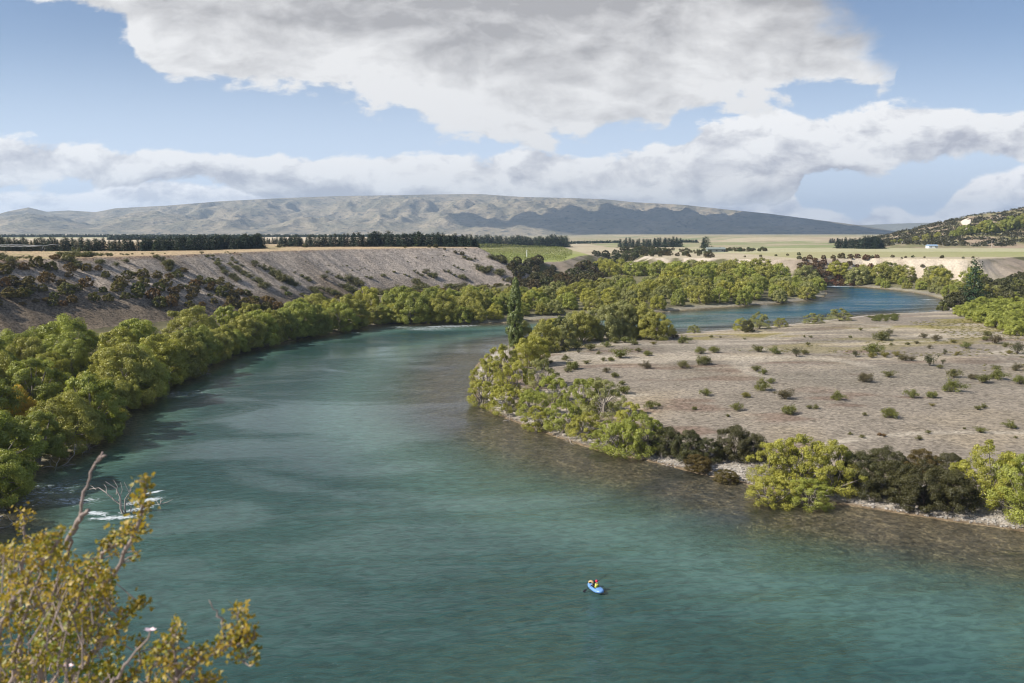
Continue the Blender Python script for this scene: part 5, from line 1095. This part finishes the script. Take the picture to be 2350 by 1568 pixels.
BR = [  # main branches: photograph places with distance, thickness
    ([(60, 1700, 2.2), (95, 1560, 2.15), (100, 1450, 2.1), (120, 1370, 2.1), (150, 1290, 2.1), (165, 1235, 2.05), (186, 1190, 2.05)], .009, 0),
    ([(150, 1250, 2.05), (172, 1210, 2.05), (188, 1180, 2.0), (206, 1172, 2.0)], .0075, 2), ([(184, 1195, 2.0), (186, 1160, 2.0), (192, 1130, 2.0), (204, 1100, 2.0), (214, 1070, 2.0), (225, 1058, 2.0), (236, 1038, 2.0)], .0038, 2),
    ([(225, 1058, 2.0), (234, 1047, 2.0), (243, 1046, 2.0)], .004, 2),
    ([(20, 1640, 2.0), (70, 1520, 2.0), (110, 1480, 2.0), (160, 1440, 1.95), (215, 1370, 1.9), (265, 1310, 1.9), (300, 1240, 1.85), (318, 1200, 1.85), (325, 1150, 1.85), (335, 1105, 1.85)], .009, 1),
    ([(60, 1720, 2.5), (40, 1560, 2.5), (50, 1420, 2.5), (55, 1300, 2.45), (62, 1230, 2.4), (50, 1178, 2.4)], .010, 1), ([(100, 1640, 1.9), (180, 1540, 1.9), (240, 1470, 1.85), (300, 1400, 1.85), (328, 1385, 1.85)], .007, 1),
    ([(0, 1640, 1.8), (-10, 1500, 1.8), (20, 1400, 1.8), (60, 1330, 1.8), (120, 1260, 1.8), (135, 1225, 1.8)], .008, 1), ([(150, 1440, 2.0), (200, 1330, 1.95), (240, 1270, 1.95), (290, 1225, 1.95), (330, 1215, 1.95)], .006, 1),
    ([(180, 1700, 1.75), (260, 1568, 1.75), (300, 1510, 1.75), (345, 1450, 1.75)], .006, 0), ([(300, 1700, 1.7), (360, 1590, 1.7), (405, 1560, 1.7), (450, 1520, 1.7), (520, 1490, 1.7), (585, 1462, 1.7)], .007, 1), ([(405, 1560, 1.7), (400, 1500, 1.7), (395, 1440, 1.7)], .004, 1),
    ([(500, 1495, 1.7), (515, 1450, 1.7), (500, 1410, 1.7), (480, 1378, 1.7)], .004, 0), ([(520, 1490, 1.7), (550, 1460, 1.7), (548, 1405, 1.7)], .0035, 1), ([(450, 1520, 1.7), (440, 1590, 1.7)], .004, 1), ([(0, 1570, 2.3), (-60, 1400, 2.3), (10, 1260, 2.3)], .008, 1), ([(90, 1400, 2.3), (160, 1340, 2.3), (230, 1330, 2.3)], .005, 1),
    ([(550, 1465, 1.7), (560, 1520, 1.7)], .003, 1), ([(100, 1600, 2.2), (170, 1500, 2.2), (250, 1390, 2.2)], .006, 1), ([(320, 1690, 1.75), (335, 1600, 1.75), (360, 1520, 1.75), (375, 1470, 1.75)], .004, 1), ([(-30, 1700, 2.0), (10, 1600, 2.0), (60, 1400, 2.0), (100, 1300, 2.0), (90, 1240, 2.0)], .007, 1),
    ([(120, 1700, 1.9), (220, 1620, 1.9), (300, 1560, 1.9), (330, 1470, 1.9)], .006, 1), ([(200, 1700, 1.8), (400, 1640, 1.8), (480, 1560, 1.7)], .005, 1)]
LC, LN, LU, LS, LA = [], [], [], [], []
py_top = lambda pl: min(p[1] for p in pl) < 1190
def leaflets(c, n, sp, s0, hue):
    for _ in range(n):
        o = rg.normal(0, sp, 3); LC.append(c + o); nn = rg.normal(0, .7, 3) + np.array([-.35, -.5, .6]); LN.append(nn); LU.append(rg.normal(0, 1, 3)); LS.append(s0 * rg.uniform(.7, 1.25)); LA.append(np.clip(hue + rg.normal(0, .22), 0, 1))
for pl, r, lf in BR:
    P = [pt(*q) for q in pl]; Pf = []
    for a, c in zip(P[:-1], P[1:]):
        for t in np.linspace(0, 1, 4, endpoint=False): Pf.append(a + (c - a) * t + (rg.normal(0, .004, 3) if lf != 2 else rg.normal(0, .0015, 3)))
    Pf.append(P[-1]); Pf = np.array(Pf); rads = np.linspace(r, r * (.3 if lf != 2 else .7), len(Pf)) * (1 + rg.normal(0, .1, len(Pf)) * (1 if lf == 2 else .5)); stm.tube(Pf, rads, 6)
    if lf == 1:
        for i in range(2, len(Pf)):
            fr = i / len(Pf)
            for _ in range(2 if py_top(pl) else 3):
                d = rg.normal(0, 1, 3); d /= np.linalg.norm(d); d[2] = abs(d[2]) * .8; ln = rg.uniform(.008, .055) * (1.45 - fr); q = Pf[i] + d * ln
                stm.tube([Pf[i], (Pf[i] + q) / 2 + rg.normal(0, .004, 3), q], [.002, .0015, .001], 4, cap=False)
                leaflets(q, rg.integers(4, 8), .008, .0135, rg.uniform(.3, 1.0)); leaflets(Pf[i] + d * ln * .5, 2, .008, .012, rg.uniform(.2, .9))
# the body of the bush
body = [(-30, 1300), (20, 1250), (70, 1240), (120, 1245), (160, 1280), (230, 1300), (262, 1330), (240, 1380), (320, 1395), (322, 1425), (280, 1480), (270, 1540), (300, 1620), (-60, 1640), (-80, 1400)]
bx = rg.uniform(-80, 330, 2700); by = rg.uniform(1240, 1640, 2700); ok = inside(bx, by, body)
dens = fbm(bx / 60, by / 60, 91); ok &= (rg.uniform(0, 1, 2700) < .48 + 1.6 * dens)
for px, py in zip(bx[ok], by[ok]):
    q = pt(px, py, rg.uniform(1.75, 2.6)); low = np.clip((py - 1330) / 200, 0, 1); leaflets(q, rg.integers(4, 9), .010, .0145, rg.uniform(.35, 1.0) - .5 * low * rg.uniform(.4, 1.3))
    if rg.random() < .5: stm.tube([q, q + rg.normal(0, .03, 3) + np.array([.0, 0, -.07])], [.0012, .002], 4, cap=False)
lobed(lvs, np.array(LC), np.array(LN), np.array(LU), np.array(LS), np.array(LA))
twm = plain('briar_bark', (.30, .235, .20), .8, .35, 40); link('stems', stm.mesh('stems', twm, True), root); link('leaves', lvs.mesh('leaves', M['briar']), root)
petal = plain('pale_pink_petal', (.80, .62, .66), .6, .05)
for px, py, d in ((346, 1448, 1.75), (158, 1530, 1.9)):
    b = MB(); q = pt(px, py, d)
    for i in range(5):
        a = i * 2 * math.pi / 5; u1 = np.array([math.cos(a), math.sin(a) * .5 - .2, .45]); s1 = np.array([-math.sin(a), math.cos(a), 0]); b.add([q, q + u1 * .008 + s1 * .006, q + u1 * .016, q + u1 * .008 - s1 * .006], [(0, 1, 2, 3)])
    link('flower', b.mesh('flower', petal), root)

# ---------------------------------------------------------------- haze
hb = MB(); hb.box((0, 5800, 235), (26000, 14000, 486)); hz_, k, out = mat('haze'); 
pv = k.new('ShaderNodeVolumePrincipled'); pv.inputs['Color'].default_value = (.62, .79, 1.0, 1); pv.inputs['Density'].default_value = HAZE; pv.inputs['Anisotropy'].default_value = .2
k.l.new(pv.outputs[0], out.inputs['Volume']); tag(link('haze', hb.mesh('haze', hz_)), 'thin blue-white air haze over the whole valley', 'haze', kind='stuff')
